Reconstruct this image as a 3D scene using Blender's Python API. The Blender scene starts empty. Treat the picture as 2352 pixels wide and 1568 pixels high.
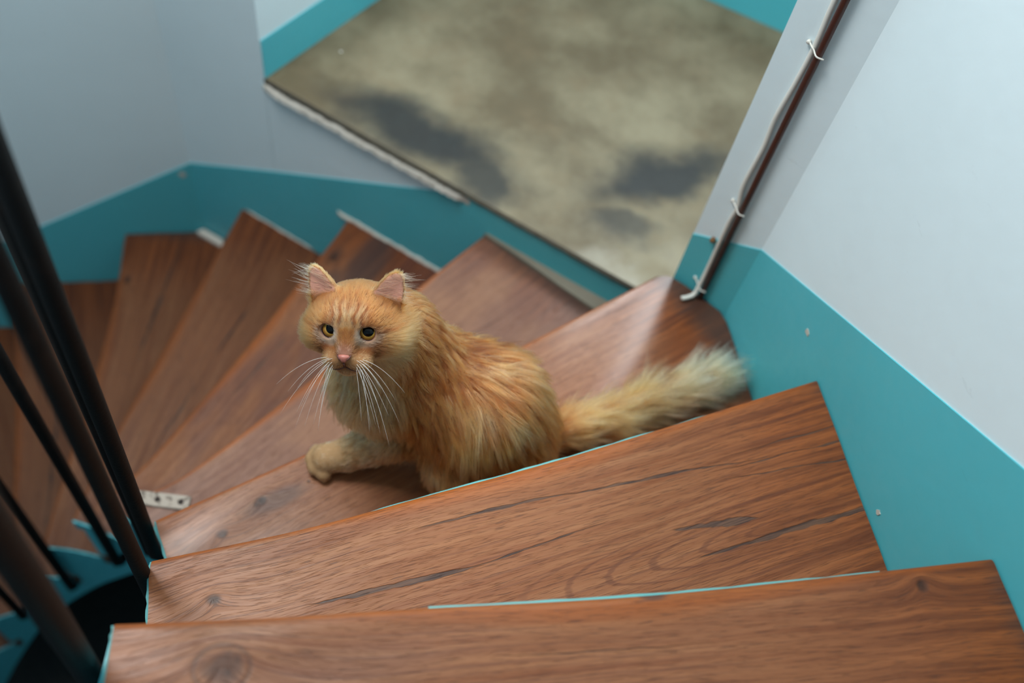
import bpy, bmesh, math, random
import numpy as np
from mathutils import Vector, Matrix, kdtree

# ------------------------------------------------------------------ camera, world, light
scn = bpy.context.scene
COL = scn.collection
CAM_Z = 0.82
RX = Vector((0.97450706, 0.18936824, 0.12031486))      # image right in the world
RD = Vector((0.22435685, -0.82253201, -0.52259459))    # image down
RF = Vector((0.0, 0.53626557, -0.84404931))            # view direction
cd = bpy.data.cameras.new('camera'); cam = bpy.data.objects.new('camera', cd); COL.objects.link(cam)
M = Matrix((RX, -RD, -RF)).transposed().to_4x4()
M.translation = (0, 0, CAM_Z); cam.matrix_world = M
cd.sensor_width = 36.0; cd.lens = 2287.0 / 2352.0 * 36.0
cd.clip_start = 0.01; cd.clip_end = 50
cd.dof.use_dof = True; cd.dof.focus_distance = 1.02; cd.dof.aperture_fstop = 2.4
scn.camera = cam

world = bpy.data.worlds.new('world'); scn.world = world; world.use_nodes = True
bg = world.node_tree.nodes['Background']
bg.inputs[0].default_value = (0.74, 0.92, 1.0, 1); bg.inputs[1].default_value = 0.74

def area(name, loc, target, sx, sy, power, col):
    l = bpy.data.lights.new(name, 'AREA'); l.shape = 'RECTANGLE'; l.size = sx; l.size_y = sy
    l.energy = power; l.color = col
    o = bpy.data.objects.new(name, l); COL.objects.link(o); o.location = loc
    d = Vector(target) - Vector(loc); o.rotation_euler = d.to_track_quat('-Z', 'Y').to_euler()
    return o
area('skylight', (-0.75, 0.72, 1.8), (0.05, 0.5, -0.2), 0.6, 0.6, 35.0, (1.0, 0.985, 0.955))
area('landing_window_light', (0.385, 1.668, 0.88), (0.30, 1.385, 0.88), 0.24, 0.62, 15.0, (0.93, 0.98, 1.0))

vs = scn.view_settings
vs.view_transform = 'Standard'; vs.look = 'None'; vs.gamma = 1.0; vs.use_curve_mapping = False
vs.exposure = 0.0

# ------------------------------------------------------------------ helpers
def srgb(r, g, b):
    f = lambda c: (c / 12.92 if c <= 0.04045 else ((c + 0.055) / 1.055) ** 2.4)
    return (f(r / 255), f(g / 255), f(b / 255))
def tag(o, label=None, cat=None, group=None, kind=None):
    if label: o['label'] = label
    if cat: o['category'] = cat
    if group: o['group'] = group
    if kind: o['kind'] = kind
    return o
def link(name, me, mat=None, parent=None):
    o = bpy.data.objects.new(name, me); COL.objects.link(o)
    if mat: me.materials.append(mat)
    if parent: o.parent = parent
    return o
def empty(name, loc=(0, 0, 0)):
    o = bpy.data.objects.new(name, None); COL.objects.link(o); o.location = loc; o.empty_display_size = 0.05
    return o
def mesh(name, verts, faces, smooth=False):
    me = bpy.data.meshes.new(name); me.from_pydata([tuple(v) for v in verts], [], [tuple(f) for f in faces])
    me.validate(); me.update()
    if smooth: me.polygons.foreach_set('use_smooth', [True] * len(me.polygons))
    return me
def prism(poly, z0, z1, V=None, Fc=None):
    """vertical prism over a plan polygon; z0/z1 may be lists"""
    V = [] if V is None else V; Fc = [] if Fc is None else Fc
    n = len(poly); b = len(V)
    zz0 = z0 if isinstance(z0, (list, tuple)) else [z0] * n
    zz1 = z1 if isinstance(z1, (list, tuple)) else [z1] * n
    V += [(p[0], p[1], zz0[i]) for i, p in enumerate(poly)] + [(p[0], p[1], zz1[i]) for i, p in enumerate(poly)]
    ar = sum(poly[i][0] * poly[(i + 1) % n][1] - poly[(i + 1) % n][0] * poly[i][1] for i in range(n))
    lo = list(range(b, b + n)); hi = list(range(b + n, b + 2 * n))
    Fc.append(lo[::-1] if ar > 0 else lo); Fc.append(hi if ar > 0 else hi[::-1])
    for i in range(n):
        j = (i + 1) % n
        q = [lo[i], lo[j], hi[j], hi[i]]
        Fc.append(q if ar > 0 else q[::-1])
    return V, Fc
def tube(pts, rad, seg=10, caps=True):
    pts = [Vector(p) for p in pts]; n = len(pts)
    rr = rad if isinstance(rad, (list, tuple)) else [rad] * n
    V = []; Fc = []
    t0 = (pts[1] - pts[0]).normalized()
    a = t0.orthogonal().normalized()
    for i, p in enumerate(pts):
        t = (pts[min(i + 1, n - 1)] - pts[max(i - 1, 0)]).normalized()
        a = (a - t * a.dot(t)).normalized(); b = t.cross(a)
        for k in range(seg):
            th = 2 * math.pi * k / seg
            V.append(p + (a * math.cos(th) + b * math.sin(th)) * rr[i])
    for i in range(n - 1):
        for k in range(seg):
            Fc.append((i * seg + k, i * seg + (k + 1) % seg, (i + 1) * seg + (k + 1) % seg, (i + 1) * seg + k))
    if caps:
        Fc.append(tuple(range(seg))[::-1]); Fc.append(tuple((n - 1) * seg + k for k in range(seg)))
    return V, Fc

# node expression helper -------------------------------------------------
class X:
    def __init__(s, nt, sock): s.nt = nt; s.s = sock
    def _m(s, op, *o):
        n = s.nt.nodes.new('ShaderNodeMath'); n.operation = op
        for i, v in enumerate((s,) + o):
            if isinstance(v, X): s.nt.links.new(v.s, n.inputs[i])
            else: n.inputs[i].default_value = v
        return X(s.nt, n.outputs[0])
    def __add__(s, o): return s._m('ADD', o)
    __radd__ = __add__
    def __mul__(s, o): return s._m('MULTIPLY', o)
    __rmul__ = __mul__
    def __sub__(s, o): return s._m('SUBTRACT', o)
    def __rsub__(s, o): return (s * -1.0) + o
    def __truediv__(s, o): return s._m('DIVIDE', o)
    def abs(s): return s._m('ABSOLUTE')
    def sin(s): return s._m('SINE')
    def pow(s, o): return s._m('POWER', o)
    def sqrt(s): return s._m('SQRT')
    def max(s, o): return s._m('MAXIMUM', o)
    def min(s, o): return s._m('MINIMUM', o)
    def exp(s): return s._m('EXPONENT')
    def step(s, lo, hi, a=0.0, b=1.0):
        n = s.nt.nodes.new('ShaderNodeMapRange'); n.interpolation_type = 'SMOOTHSTEP'
        s.nt.links.new(s.s, n.inputs[0])
        for i, v in zip((1, 2, 3, 4), (lo, hi, a, b)):
            if isinstance(v, X): s.nt.links.new(v.s, n.inputs[i])
            else: n.inputs[i].default_value = v
        return X(s.nt, n.outputs[0])
def comb(nt, x, y, z=0.0):
    n = nt.nodes.new('ShaderNodeCombineXYZ')
    for i, v in enumerate((x, y, z)):
        if isinstance(v, X): nt.links.new(v.s, n.inputs[i])
        else: n.inputs[i].default_value = v
    return n.outputs[0]
def noise(nt, vec, scale=1.0, detail=2.0, rough=0.5):
    n = nt.nodes.new('ShaderNodeTexNoise'); n.inputs['Scale'].default_value = scale
    n.inputs['Detail'].default_value = detail; n.inputs['Roughness'].default_value = rough
    nt.links.new(vec, n.inputs['Vector']); return X(nt, n.outputs[0])
def mix(nt, fac, a, b):
    n = nt.nodes.new('ShaderNodeMix'); n.data_type = 'RGBA'
    if isinstance(fac, X): nt.links.new(fac.s, n.inputs[0])
    else: n.inputs[0].default_value = fac
    for i, v in ((6, a), (7, b)):
        if isinstance(v, bpy.types.NodeSocket): nt.links.new(v, n.inputs[i])
        else: n.inputs[i].default_value = (*v[:3], 1)
    return n.outputs[2]
def new_mat(name):
    m = bpy.data.materials.new(name); m.use_nodes = True
    nt = m.node_tree; b = nt.nodes['Principled BSDF']
    return m, nt, b
def setin(nt, b, name, v):
    i = b.inputs[name]
    if isinstance(v, X): nt.links.new(v.s, i)
    elif isinstance(v, bpy.types.NodeSocket): nt.links.new(v, i)
    elif isinstance(v, (tuple, list)): i.default_value = (*v[:3], 1)
    else: i.default_value = v
def bump(nt, b, h, strength, dist):
    n = nt.nodes.new('ShaderNodeBump'); n.inputs['Strength'].default_value = strength
    n.inputs['Distance'].default_value = dist
    nt.links.new(h.s, n.inputs['Height']); nt.links.new(n.outputs[0], b.inputs['Normal'])
def objxyz(nt):
    t = nt.nodes.new('ShaderNodeTexCoord'); s = nt.nodes.new('ShaderNodeSeparateXYZ')
    nt.links.new(t.outputs['Object'], s.inputs[0])
    return t.outputs['Object'], X(nt, s.outputs[0]), X(nt, s.outputs[1]), X(nt, s.outputs[2])

# ------------------------------------------------------------------ plain materials
def paint(name, c, rough=0.45, dirt=None, dirt_amt=0.25, scuff=0.0):
    m, nt, b = new_mat(name)
    v, x, y, z = objxyz(nt)
    n1 = noise(nt, v, 3.0, 4.0); n2 = noise(nt, v, 60.0, 3.0)
    col = mix(nt, n1.step(0.35, 0.75, 0.0, dirt_amt), c, dirt or [k * 0.75 for k in c])
    if scuff:
        s = noise(nt, comb(nt, x * 22.0, y * 22.0, z * 60.0), 1.0, 5.0, 0.65)
        col = mix(nt, s.step(0.67, 0.72, 0.0, scuff), col, [k * 0.55 for k in c])
    setin(nt, b, 'Base Color', col); setin(nt, b, 'Roughness', n2.step(0.3, 0.7, rough - 0.06, rough + 0.08))
    bump(nt, b, noise(nt, v, 18.0, 3.0) * 0.6 + n2 * 0.25, 0.25, 0.003)
    return m
M_WALL = paint('wall_paint', srgb(226, 241, 246), 0.5, srgb(214, 229, 234), 0.35, 0.12)
M_TEAL = paint('teal_paint', srgb(84, 188, 200), 0.42, srgb(72, 172, 184), 0.45, 0.10)
M_TEAL_EDGE = paint('teal_edge_paint', srgb(96, 176, 176), 0.5, srgb(70, 130, 130), 0.5)
M_PLASTER = paint('plaster', srgb(206, 200, 190), 0.9, srgb(150, 140, 125), 0.4)
M_CEMENT = paint('cement', srgb(150, 142, 126), 0.9, srgb(80, 72, 60), 0.7)
M_CABLE = paint('cable_white', srgb(226, 224, 216), 0.5, srgb(180, 172, 158), 0.3)
M_PIPE = paint('pipe_brown', srgb(72, 34, 24), 0.45, srgb(40, 22, 16), 0.6)

def m_iron():
    m, nt, b = new_mat('black_iron')
    v, x, y, z = objxyz(nt)
    n = noise(nt, v, 25.0, 5.0, 0.6); n2 = noise(nt, v, 220.0, 2.0)
    col = mix(nt, n.step(0.5, 0.72), srgb(12, 11, 11), srgb(26, 19, 16))
    setin(nt, b, 'Base Color', col); setin(nt, b, 'Roughness', 0.6); setin(nt, b, 'Specular IOR Level', 0.2)
    bump(nt, b, n2, 0.3, 0.001)
    return m
M_IRON = m_iron()
M_NEAR = paint('near_wall', srgb(150, 172, 182), 0.7)
def m_steel():
    m, nt, b = new_mat('worn_steel')
    v, x, y, z = objxyz(nt)
    n = noise(nt, v, 90.0, 4.0, 0.6)
    setin(nt, b, 'Base Color', mix(nt, n.step(0.45, 0.65), srgb(150, 140, 128), srgb(80, 68, 58)))
    setin(nt, b, 'Roughness', 0.5); setin(nt, b, 'Metallic', 0.35)
    return m
M_STEEL = m_steel()
M_RISER = paint('riser_wood', srgb(92, 56, 36), 0.6, srgb(60, 36, 24), 0.6)
def m_concrete():
    m, nt, b = new_mat('landing_concrete')
    v, x, y, z = objxyz(nt)
    n1 = noise(nt, v, 4.5, 6.0, 0.6); n2 = noise(nt, v, 14.0, 5.0, 0.6); n3 = noise(nt, v, 2.0, 2.0)
    w1 = (n2 - 0.5) * 0.10; w2 = (noise(nt, comb(nt, x + 3.1, y - 1.7, z), 9.0, 4.0) - 0.5) * 0.12
    col = mix(nt, n1.step(0.35, 0.68), srgb(98, 84, 60), srgb(140, 128, 102))
    col = mix(nt, n2.step(0.5, 0.75, 0.0, 0.5), col, srgb(122, 104, 78))
    # worn dark trails of bare screed
    def blob(cx, cy, rx, ry, rot):
        dx = x - cx + w1; dy = y - cy + w2; c, s = math.cos(rot), math.sin(rot)
        u = (dx * c + dy * s) / rx; w = (dy * c - dx * s) / ry
        return (u * u + w * w).sqrt().step(0.4, 1.25, 1.0, 0.0)
    pm = blob(-0.235, 1.195, 0.20, 0.075, -0.30).max(blob(-0.115, 1.12, 0.075, 0.065, -0.9) * 0.9)
    pm = pm.max(blob(0.19, 1.225, 0.15, 0.065, 0.55)).max(blob(0.14, 1.086, 0.075, 0.042, -0.1) * 0.75)
    col = mix(nt, pm * 0.94, col, srgb(26, 28, 29))
    lite = blob(0.14, 0.99, 0.10, 0.035, -0.4)
    col = mix(nt, lite * 0.6, col, srgb(165, 158, 142))
    # pale chips of plaster trodden into the floor
    vo = nt.nodes.new('ShaderNodeTexVoronoi'); vo.inputs['Scale'].default_value = 9.0; nt.links.new(v, vo.inputs['Vector'])
    chip = X(nt, vo.outputs['Distance']).step(0.012, 0.03, 1.0, 0.0)
    col = mix(nt, chip, col, srgb(225, 222, 214))
    setin(nt, b, 'Base Color', col); setin(nt, b, 'Roughness', n2.step(0.3, 0.7, 0.42, 0.62))
    bump(nt, b, n2 * 0.5 + noise(nt, v, 80.0, 3.0) * 0.3, 0.35, 0.003)
    return m
M_CONCRETE = m_concrete()
M_DARKFLOOR = paint('lower_floor', srgb(30, 32, 32), 0.8)  # near-black: the darkness of the deep well put into the floor colour

# wood: u runs along the tread from the well (m), v from the nosing inwards (m), both in the UV map
def wood(name, seed, length, knots=(), cracks=(), dark=0.0, worn=0.5, red=0.0, coat=0.06, grey=0.0, stains=(), cath=None):
    m, nt, b = new_mat(name)
    uv = nt.nodes.new('ShaderNodeUVMap'); uv.uv_map = 'grain'
    sp = nt.nodes.new('ShaderNodeSeparateXYZ'); nt.links.new(uv.outputs[0], sp.inputs[0])
    u = X(nt, sp.outputs[0]); v = X(nt, sp.outputs[1])
    at = nt.nodes.new('ShaderNodeAttribute'); at.attribute_name = 'wear'
    wear = X(nt, at.outputs['Fac'])            # 0 at the nosing edge .. 1 inside
    low = noise(nt, comb(nt, u * 2.2, v * 7.0, seed), 1.0, 2.0)
    vw = v + (low - 0.5) * 0.035
    km = None
    for (ku, kv, kr, ks) in knots:
        du = (u - ku) / ks; dv = v - kv
        d = (du * du + dv * dv).sqrt()
        vw = vw + (d * (-1.0 / (kr * 2.2))).exp() * kr * 2.5
        kk = (d + (noise(nt, comb(nt, u * 60, v * 60, seed), 1.0, 2.0) - 0.5) * kr * 0.9).step(kr * 0.35, kr * 1.05, 1.0, 0.0)
        kk = kk.max(((d + (low - 0.5) * kr * 0.8 - kr * 1.0) / (kr * 0.2)).abs().step(0.2, 1.0, 0.5, 0.0) * (1.0 if kr > 0.01 else 0.0))
        km = kk if km is None else km.max(kk)
    f1 = noise(nt, comb(nt, u * 4.0, vw * 130.0, seed + 3), 1.0, 4.0, 0.6)
    f2 = noise(nt, comb(nt, u * 50.0, vw * 1250.0, seed + 5), 1.0, 2.0, 0.5)
    f3 = noise(nt, comb(nt, u * 16.0, vw * 560.0, seed + 7), 1.0, 3.0, 0.6)
    big = noise(nt, comb(nt, u * 4.0, v * 9.0, seed + 9), 1.0, 3.0, 0.55)
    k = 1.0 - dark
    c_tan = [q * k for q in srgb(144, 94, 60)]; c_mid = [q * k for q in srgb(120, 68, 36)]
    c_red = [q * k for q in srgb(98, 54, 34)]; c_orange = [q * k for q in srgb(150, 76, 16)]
    col = mix(nt, f1.step(0.25, 0.75), c_mid, c_tan)
    col = mix(nt, f3.step(0.5, 0.75, 0.0, 0.4), col, c_red)
    # varnish survives by the wall and thins out where feet tread
    end = (u + (big - 0.5) * 0.22).step(length * worn, length * 0.98, 0.0, 0.85)
    var = end.max((u + (big - 0.5) * 0.05).step(0.02, 0.09, 0.35, 0.0))
    dk = mix(nt, f1.step(0.35, 0.65), [q * k for q in srgb(88, 40, 14)], [q * k for q in srgb(134, 70, 28)])
    col = mix(nt, var, col, dk)
    if grey: col = mix(nt, grey, col, [q * k for q in srgb(120, 92, 76)])
    if red: col = mix(nt, big.step(0.45, 0.6, 0.0, red), col, [q * k for q in srgb(86, 52, 48)])
    col = mix(nt, (wear + (big - 0.5) * 0.5).step(0.15, 0.75, 0.62, 0.0), col, c_orange)
    for (su, sv, ru, rv, am) in stains:
        sx = (u - su) / ru + (low - 0.5) * 0.8; sy = (v - sv) / rv + (big - 0.5) * 1.6
        col = mix(nt, (sx * sx + sy * sy).sqrt().step(0.45, 1.2, am, 0.0), col, [q * k for q in srgb(62, 48, 46)])
    # annual rings
    rings = (vw * 420.0 + (low - 0.5) * 9.0).sin()
    col = mix(nt, rings.step(0.86, 1.0, 0.0, 1.0) * big.step(0.42, 0.62) * 0.45, col, [q * k for q in srgb(88, 48, 32)])
    if cath:
        cu = (u - cath[0]) / cath[2]; cv = v - cath[1]
        cr = (cu * cu + cv * cv).sqrt() + (low - 0.5) * 0.02 + (f1 - 0.5) * 0.0035
        line = (cr * 900.0).sin().step(0.72, 1.0, 0.0, 0.55) * cr.step(cath[3] * 0.5, cath[3], 1.0, 0.0) * cu.step(-0.004, 0.002, 1.0, 0.0) * big.step(0.3, 0.55, 0.3, 1.0)
        col = mix(nt, line, col, [q * k for q in srgb(88, 46, 28)])
    pore = f2.step(0.56, 0.67, 0.0, 0.62)
    col = mix(nt, pore, col, [q * k for q in srgb(78, 46, 32)])
    crk = None
    if cracks:
        wob = v + (noise(nt, comb(nt, u * 14.0, v * 14.0, seed), 1.0, 3.0) - 0.5) * 0.009
        wn = noise(nt, comb(nt, u * 25.0, v * 60.0, seed + 4), 1.0, 3.0).step(0.25, 0.7, 0.25, 1.25)
    for (u0, v0, u1, v1, w) in cracks:
        sl = (v1 - v0) / (u1 - u0); hl_ = (u1 - u0) / 2
        dv = (wob - (u * sl + (v0 - sl * u0))).abs()                       # distance from the line
        tq = ((u - (u0 + hl_)) / hl_).abs()                                 # 0 mid .. 1 at both ends
        wd = (1.0 - tq * tq).max(0.0) * (w * 0.62)
        c1 = (wd * wn - dv).step(-0.0002, 0.0003 + w * 0.1, 0.0, 1.0) * tq.step(0.9, 1.0, 1.0, 0.0)
        crk = c1 if crk is None else crk.max(c1)
    h = f3 * 0.25 - pore * 0.5
    if km is not None:
        kt = noise(nt, comb(nt, u * 90, v * 90, seed), 1.0, 4.0)
        col = mix(nt, km * 0.9, col, mix(nt, kt.step(0.4, 0.65), [q * k for q in srgb(44, 26, 18)], [q * k for q in srgb(78, 46, 30)]))
        h = h - km * 0.6
    if crk is not None:
        col = mix(nt, crk * 0.92, col, mix(nt, kt_ if False else f3.step(0.4, 0.6), [q * k for q in srgb(48, 36, 34)], [q * k for q in srgb(92, 66, 52)]))
        h = h - crk * 1.2
    # grime against the wall
    g = (u + (noise(nt, comb(nt, u * 5.0, v * 190.0, seed + 2), 1.0, 3.0) - 0.5) * 0.05).step(length - 0.02, length + 0.02, 0.0, 0.75)
    col = mix(nt, g, col, srgb(62, 46, 40))
    setin(nt, b, 'Base Color', col)
    setin(nt, b, 'Roughness', f3.step(0.3, 0.7, 0.36, 0.5))
    setin(nt, b, 'Specular IOR Level', 0.3)
    setin(nt, b, 'Coat Weight', coat); setin(nt, b, 'Coat Roughness', 0.19)
    bump(nt, b, h, 0.55, 0.0012)
    return m

# ------------------------------------------------------------------ room shell
R = 0.18
ZL = -2.0; ZT = 2.4
ZLAND = -0.468
def struct(name, V, Fc, mat):
    o = link(name, mesh(name, V, Fc), mat); o['kind'] = 'structure'; return o
def wallbox(p, q, out, z0, z1, V=None, Fc=None):
    """wall whose visible face runs p -> q; out = plan offset of the hidden face"""
    return prism([p, q, (q[0] + out[0], q[1] + out[1]), (p[0] + out[0], p[1] + out[1])], z0, z1, V, Fc)
CORNER_R = (0.299, 0.8815); JAMB = (0.2165, 0.9330)
CORNER_L = (-0.752, 1.3175); OPEN_L = (-0.5285, 1.2350)
RW_DIR = (0.3529, -0.9357)
RW_FAR = (CORNER_R[0] + RW_DIR[0] * 1.95, CORNER_R[1] + RW_DIR[1] * 1.95)
struct('wall_right', *wallbox(RW_FAR, CORNER_R, (0.13, 0.049), ZL, ZT), M_WALL)
# pier between the stairs and the landing opening
struct('wall_pier', *prism([CORNER_R, JAMB, (JAMB[0] + 0.075, JAMB[1] + 0.095), (CORNER_R[0] + 0.13, CORNER_R[1] + 0.049)], ZL, ZT), M_WALL)
# far wall: left of the opening full height, below the landing up to the slab
LW = (-0.945, -0.327)
LW_FAR = (CORNER_L[0] + LW[0] * 1.1, CORNER_L[1] + LW[1] * 1.1)
struct('wall_left', *wallbox(CORNER_L, LW_FAR, (-0.04, 0.115), ZL, ZT), M_WALL)
LDIR = (0.452, 0.892)
LB = (-0.215, 1.856)
struct('wall_back', *prism([CORNER_L, OPEN_L, LB, (LB[0] - 0.11, LB[1] + 0.06), (CORNER_L[0] - 0.04, CORNER_L[1] + 0.115)], ZL, ZT), M_WALL)
EDGE_R = (0.245, 0.955)
struct('wall_below_landing', *wallbox((-0.5275, 1.2345), (0.205, 0.9605), (0.04, 0.107), ZL, ZLAND - 0.02), M_WALL)
# landing back wall with a window opening (the window lies out of view, above)
BW0 = (-0.215, 1.856); BD = (0.9572, -0.2894)
def bw(t): return (BW0[0] + BD[0] * t, BW0[1] + BD[1] * t)
V, Fc = wallbox(bw(0.0), bw(0.49), (0.035, 0.115), ZLAND - 0.15, ZT)
wallbox(bw(0.49), bw(0.77), (0.035, 0.115), ZLAND - 0.15, 0.56, V, Fc)
wallbox(bw(0.49), bw(0.77), (0.035, 0.115), 1.22, ZT, V, Fc)
wallbox(bw(0.77), bw(1.25), (0.035, 0.115), ZLAND - 0.15, ZT, V, Fc)
struct('wall_landing', V, Fc, M_WALL)
# landing right end wall, hidden behind the pier
p1 = bw(1.25)
struct('wall_landing_right', *prism([(0.429, 0.9305), (0.429 + 0.12, 0.9305), (p1[0] + 0.1, p1[1]), p1], ZLAND - 0.15, ZT), M_WALL)
# walls on the near side of the stairwell, behind and left of the camera
FARF = -0.95
struct('wall_front', *prism([(-1.9, FARF), (RW_FAR[0], FARF), (RW_FAR[0], FARF - 0.12), (-1.9, FARF - 0.12)], ZL, ZT), M_NEAR)
struct('wall_near_left', *prism([(LW_FAR[0], LW_FAR[1]), (-1.9, 0.85), (-1.9, FARF), (-2.02, FARF), (-2.02, 0.95), (LW_FAR[0] - 0.06, LW_FAR[1] + 0.1)], ZL, ZT), M_NEAR)
struct('floor', *prism([(-2.0, -1.0), (1.1, -1.0), (1.1, 1.5), (-2.0, 1.5)], ZL - 0.1, ZL), M_DARKFLOOR)

# landing slab, its front edge rounded off
slab = [(-0.5285, 1.2350), (0.215, 0.9545), (0.292, 1.026), (0.428, 0.933), bw(1.249), bw(0.001)]
o = struct('floor_landing', *prism(slab, ZLAND - 0.021, ZLAND), M_CONCRETE)
bmx = bmesh.new(); bmx.from_mesh(o.data)
ed = [e for e in bmx.edges if all(abs(v.co.z - ZLAND) < 1e-5 for v in e.verts) and abs((e.verts[0].co + e.verts[1].co).x / 2 + 0.157) < 0.02]
bmesh.ops.bevel(bmx, geom=ed, offset=0.008, segments=3, affect='EDGES', profile=0.5)
bmx.to_mesh(o.data); bmx.free()
# broken plaster bead along the slab edge
def ragged(p, q, z0, z1, thick, seed, n=46, amp=0.004, nz=0.006):
    rnd = random.Random(seed); P = Vector((*p, 0)); Q = Vector((*q, 0)); d = (Q - P).normalized(); nrm = Vector((d.y, -d.x, 0))
    if nrm.y > 0: nrm = -nrm
    V = []; Fc = []
    for i in range(n + 1):
        c = P + (Q - P) * (i / n)
        fade = min(1.0, i / n * 12 + 0.3, (n - i) / n * 12 + 0.15)
        a = thick * fade + rnd.uniform(-amp, amp) * 0.6
        zt = z1 + rnd.uniform(-nz, nz * 0.4); zb = z0 + rnd.uniform(-nz, nz)
        for off, z in ((-0.002, zt), (a * 0.7, zt - 0.001), (a, (zt + zb) / 2), (0.0005, zb)):
            g = c + nrm * off; V.append((g.x, g.y, z))
    for i in range(n):
        for k in range(3):
            Fc.append((i * 4 + k, i * 4 + k + 1, i * 4 + 5 + k, i * 4 + 4 + k))
    Fc.append((0, 1, 2, 3)); Fc.append((n * 4 + 3, n * 4 + 2, n * 4 + 1, n * 4))
    return V, Fc
struct('trim_1', *ragged((-0.530, 1.2345), (-0.122, 1.0815), -0.496, -0.477, 0.010, 4, n=70, amp=0.0022, nz=0.0035), M_PLASTER)

M_DARKEDGE = paint('worn_edge', srgb(52, 47, 36), 0.8, srgb(90, 82, 66), 0.5)
struct('trim_9', *ragged((-0.528, 1.2350), (0.19, 0.9640), -0.478, ZLAND + 0.0008, 0.0045, 21, n=80, amp=0.0012, nz=0.001), M_DARKEDGE)
# teal painted skirting bands, a hair proud of the wall
def band(name, pts, off):
    """pts: list of (x, y, z_low, z_high) along the wall face; off = plan offset towards the room"""
    V = []; Fc = []
    for (x, y, a, b_) in pts:
        V += [(x, y, a), (x, y, b_), (x + off[0], y + off[1], b_), (x + off[0], y + off[1], a)]
    for i in range(len(pts) - 1):
        for k in range(4):
            Fc.append((i * 4 + k, i * 4 + (k + 1) % 4, i * 4 + 4 + (k + 1) % 4, i * 4 + 4 + k))
    Fc.append((0, 1, 2, 3)); e = (len(pts) - 1) * 4; Fc.append((e + 3, e + 2, e + 1, e))
    me = mesh(name, V, Fc); bm_ = bmesh.new(); bm_.from_mesh(me); bmesh.ops.recalc_face_normals(bm_, faces=bm_.faces); bm_.to_mesh(me); bm_.free()
    o = link(name, me, M_TEAL); o['kind'] = 'structure'; return o
def rw(t): return (CORNER_R[0] + RW_DIR[0] * t, CORNER_R[1] + RW_DIR[1] * t)
zr = lambda t: -0.203 + 0.637 * t
band('baseboard_right', [(*rw(t), -1.9, zr(t)) for t in (0.0, 0.3, 0.6, 1.0, 1.9)], (-0.0016, -0.0006))
band('baseboard_pier', [(*CORNER_R, -1.9, -0.2035), (0.2165, 0.9330, -1.9, -0.262)], (-0.0009, -0.0014))
band('baseboard_back', [(CORNER_L[0], CORNER_L[1], -1.9, -0.85), (OPEN_L[0], OPEN_L[1], -1.9, -0.712), (-0.135, 1.0872, -1.9, -0.474), (0.19, 0.966, -1.9, -0.474)], (-0.0007, -0.0018))
band('baseboard_left', [(CORNER_L[0], CORNER_L[1], -1.9, -0.85), (*[CORNER_L[i] + LW[i] * 1.1 for i in (0, 1)], -1.9, -1.47)], (0.0006, -0.0018))
band('baseboard_landing_left', [(OPEN_L[0] + 0.001, OPEN_L[1] + 0.002, ZLAND + 0.0005, -0.383), (LB[0], LB[1], ZLAND + 0.0005, -0.383)], (0.0016, -0.0008))
band('baseboard_landing_back', [(*bw(0.004), ZLAND + 0.0005, -0.383), (*bw(1.24), ZLAND + 0.0005, -0.383)], (-0.0005, -0.0018))

# ------------------------------------------------------------------ staircase
WC = (-0.70, 0.095); WR = 0.437
def inner(deg, r=WR): return (WC[0] + r * math.cos(math.radians(deg)), WC[1] + r * math.sin(math.radians(deg)))
def isect_radial(deg, p, d):
    c, s = math.cos(math.radians(deg)), math.sin(math.radians(deg))
    A = np.array([[c, -d[0]], [s, -d[1]]]); t = np.linalg.solve(A, np.array([p[0] - WC[0], p[1] - WC[1]]))
    return (WC[0] + t[0] * c, WC[1] + t[0] * s)
LWI = (CORNER_L[0] + 0.0015, CORNER_L[1] - 0.0045)
def lw_pt(deg): return isect_radial(deg, LWI, LW)
rwi = lambda t: (rw(t)[0] - 0.0035, rw(t)[1] - 0.0015)
ANG = {-1: -5.0, 0: 10.8, 1: 25.9, 2: 41.8, 3: 58.6, 4: 73.5, 5: 87.2, 6: 100.6, 7: 114.5, 8: 128.5, 9: 142.5, 10: 157.0}
cB = (-0.752 + 0.002, 1.3175 - 0.005)
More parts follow.
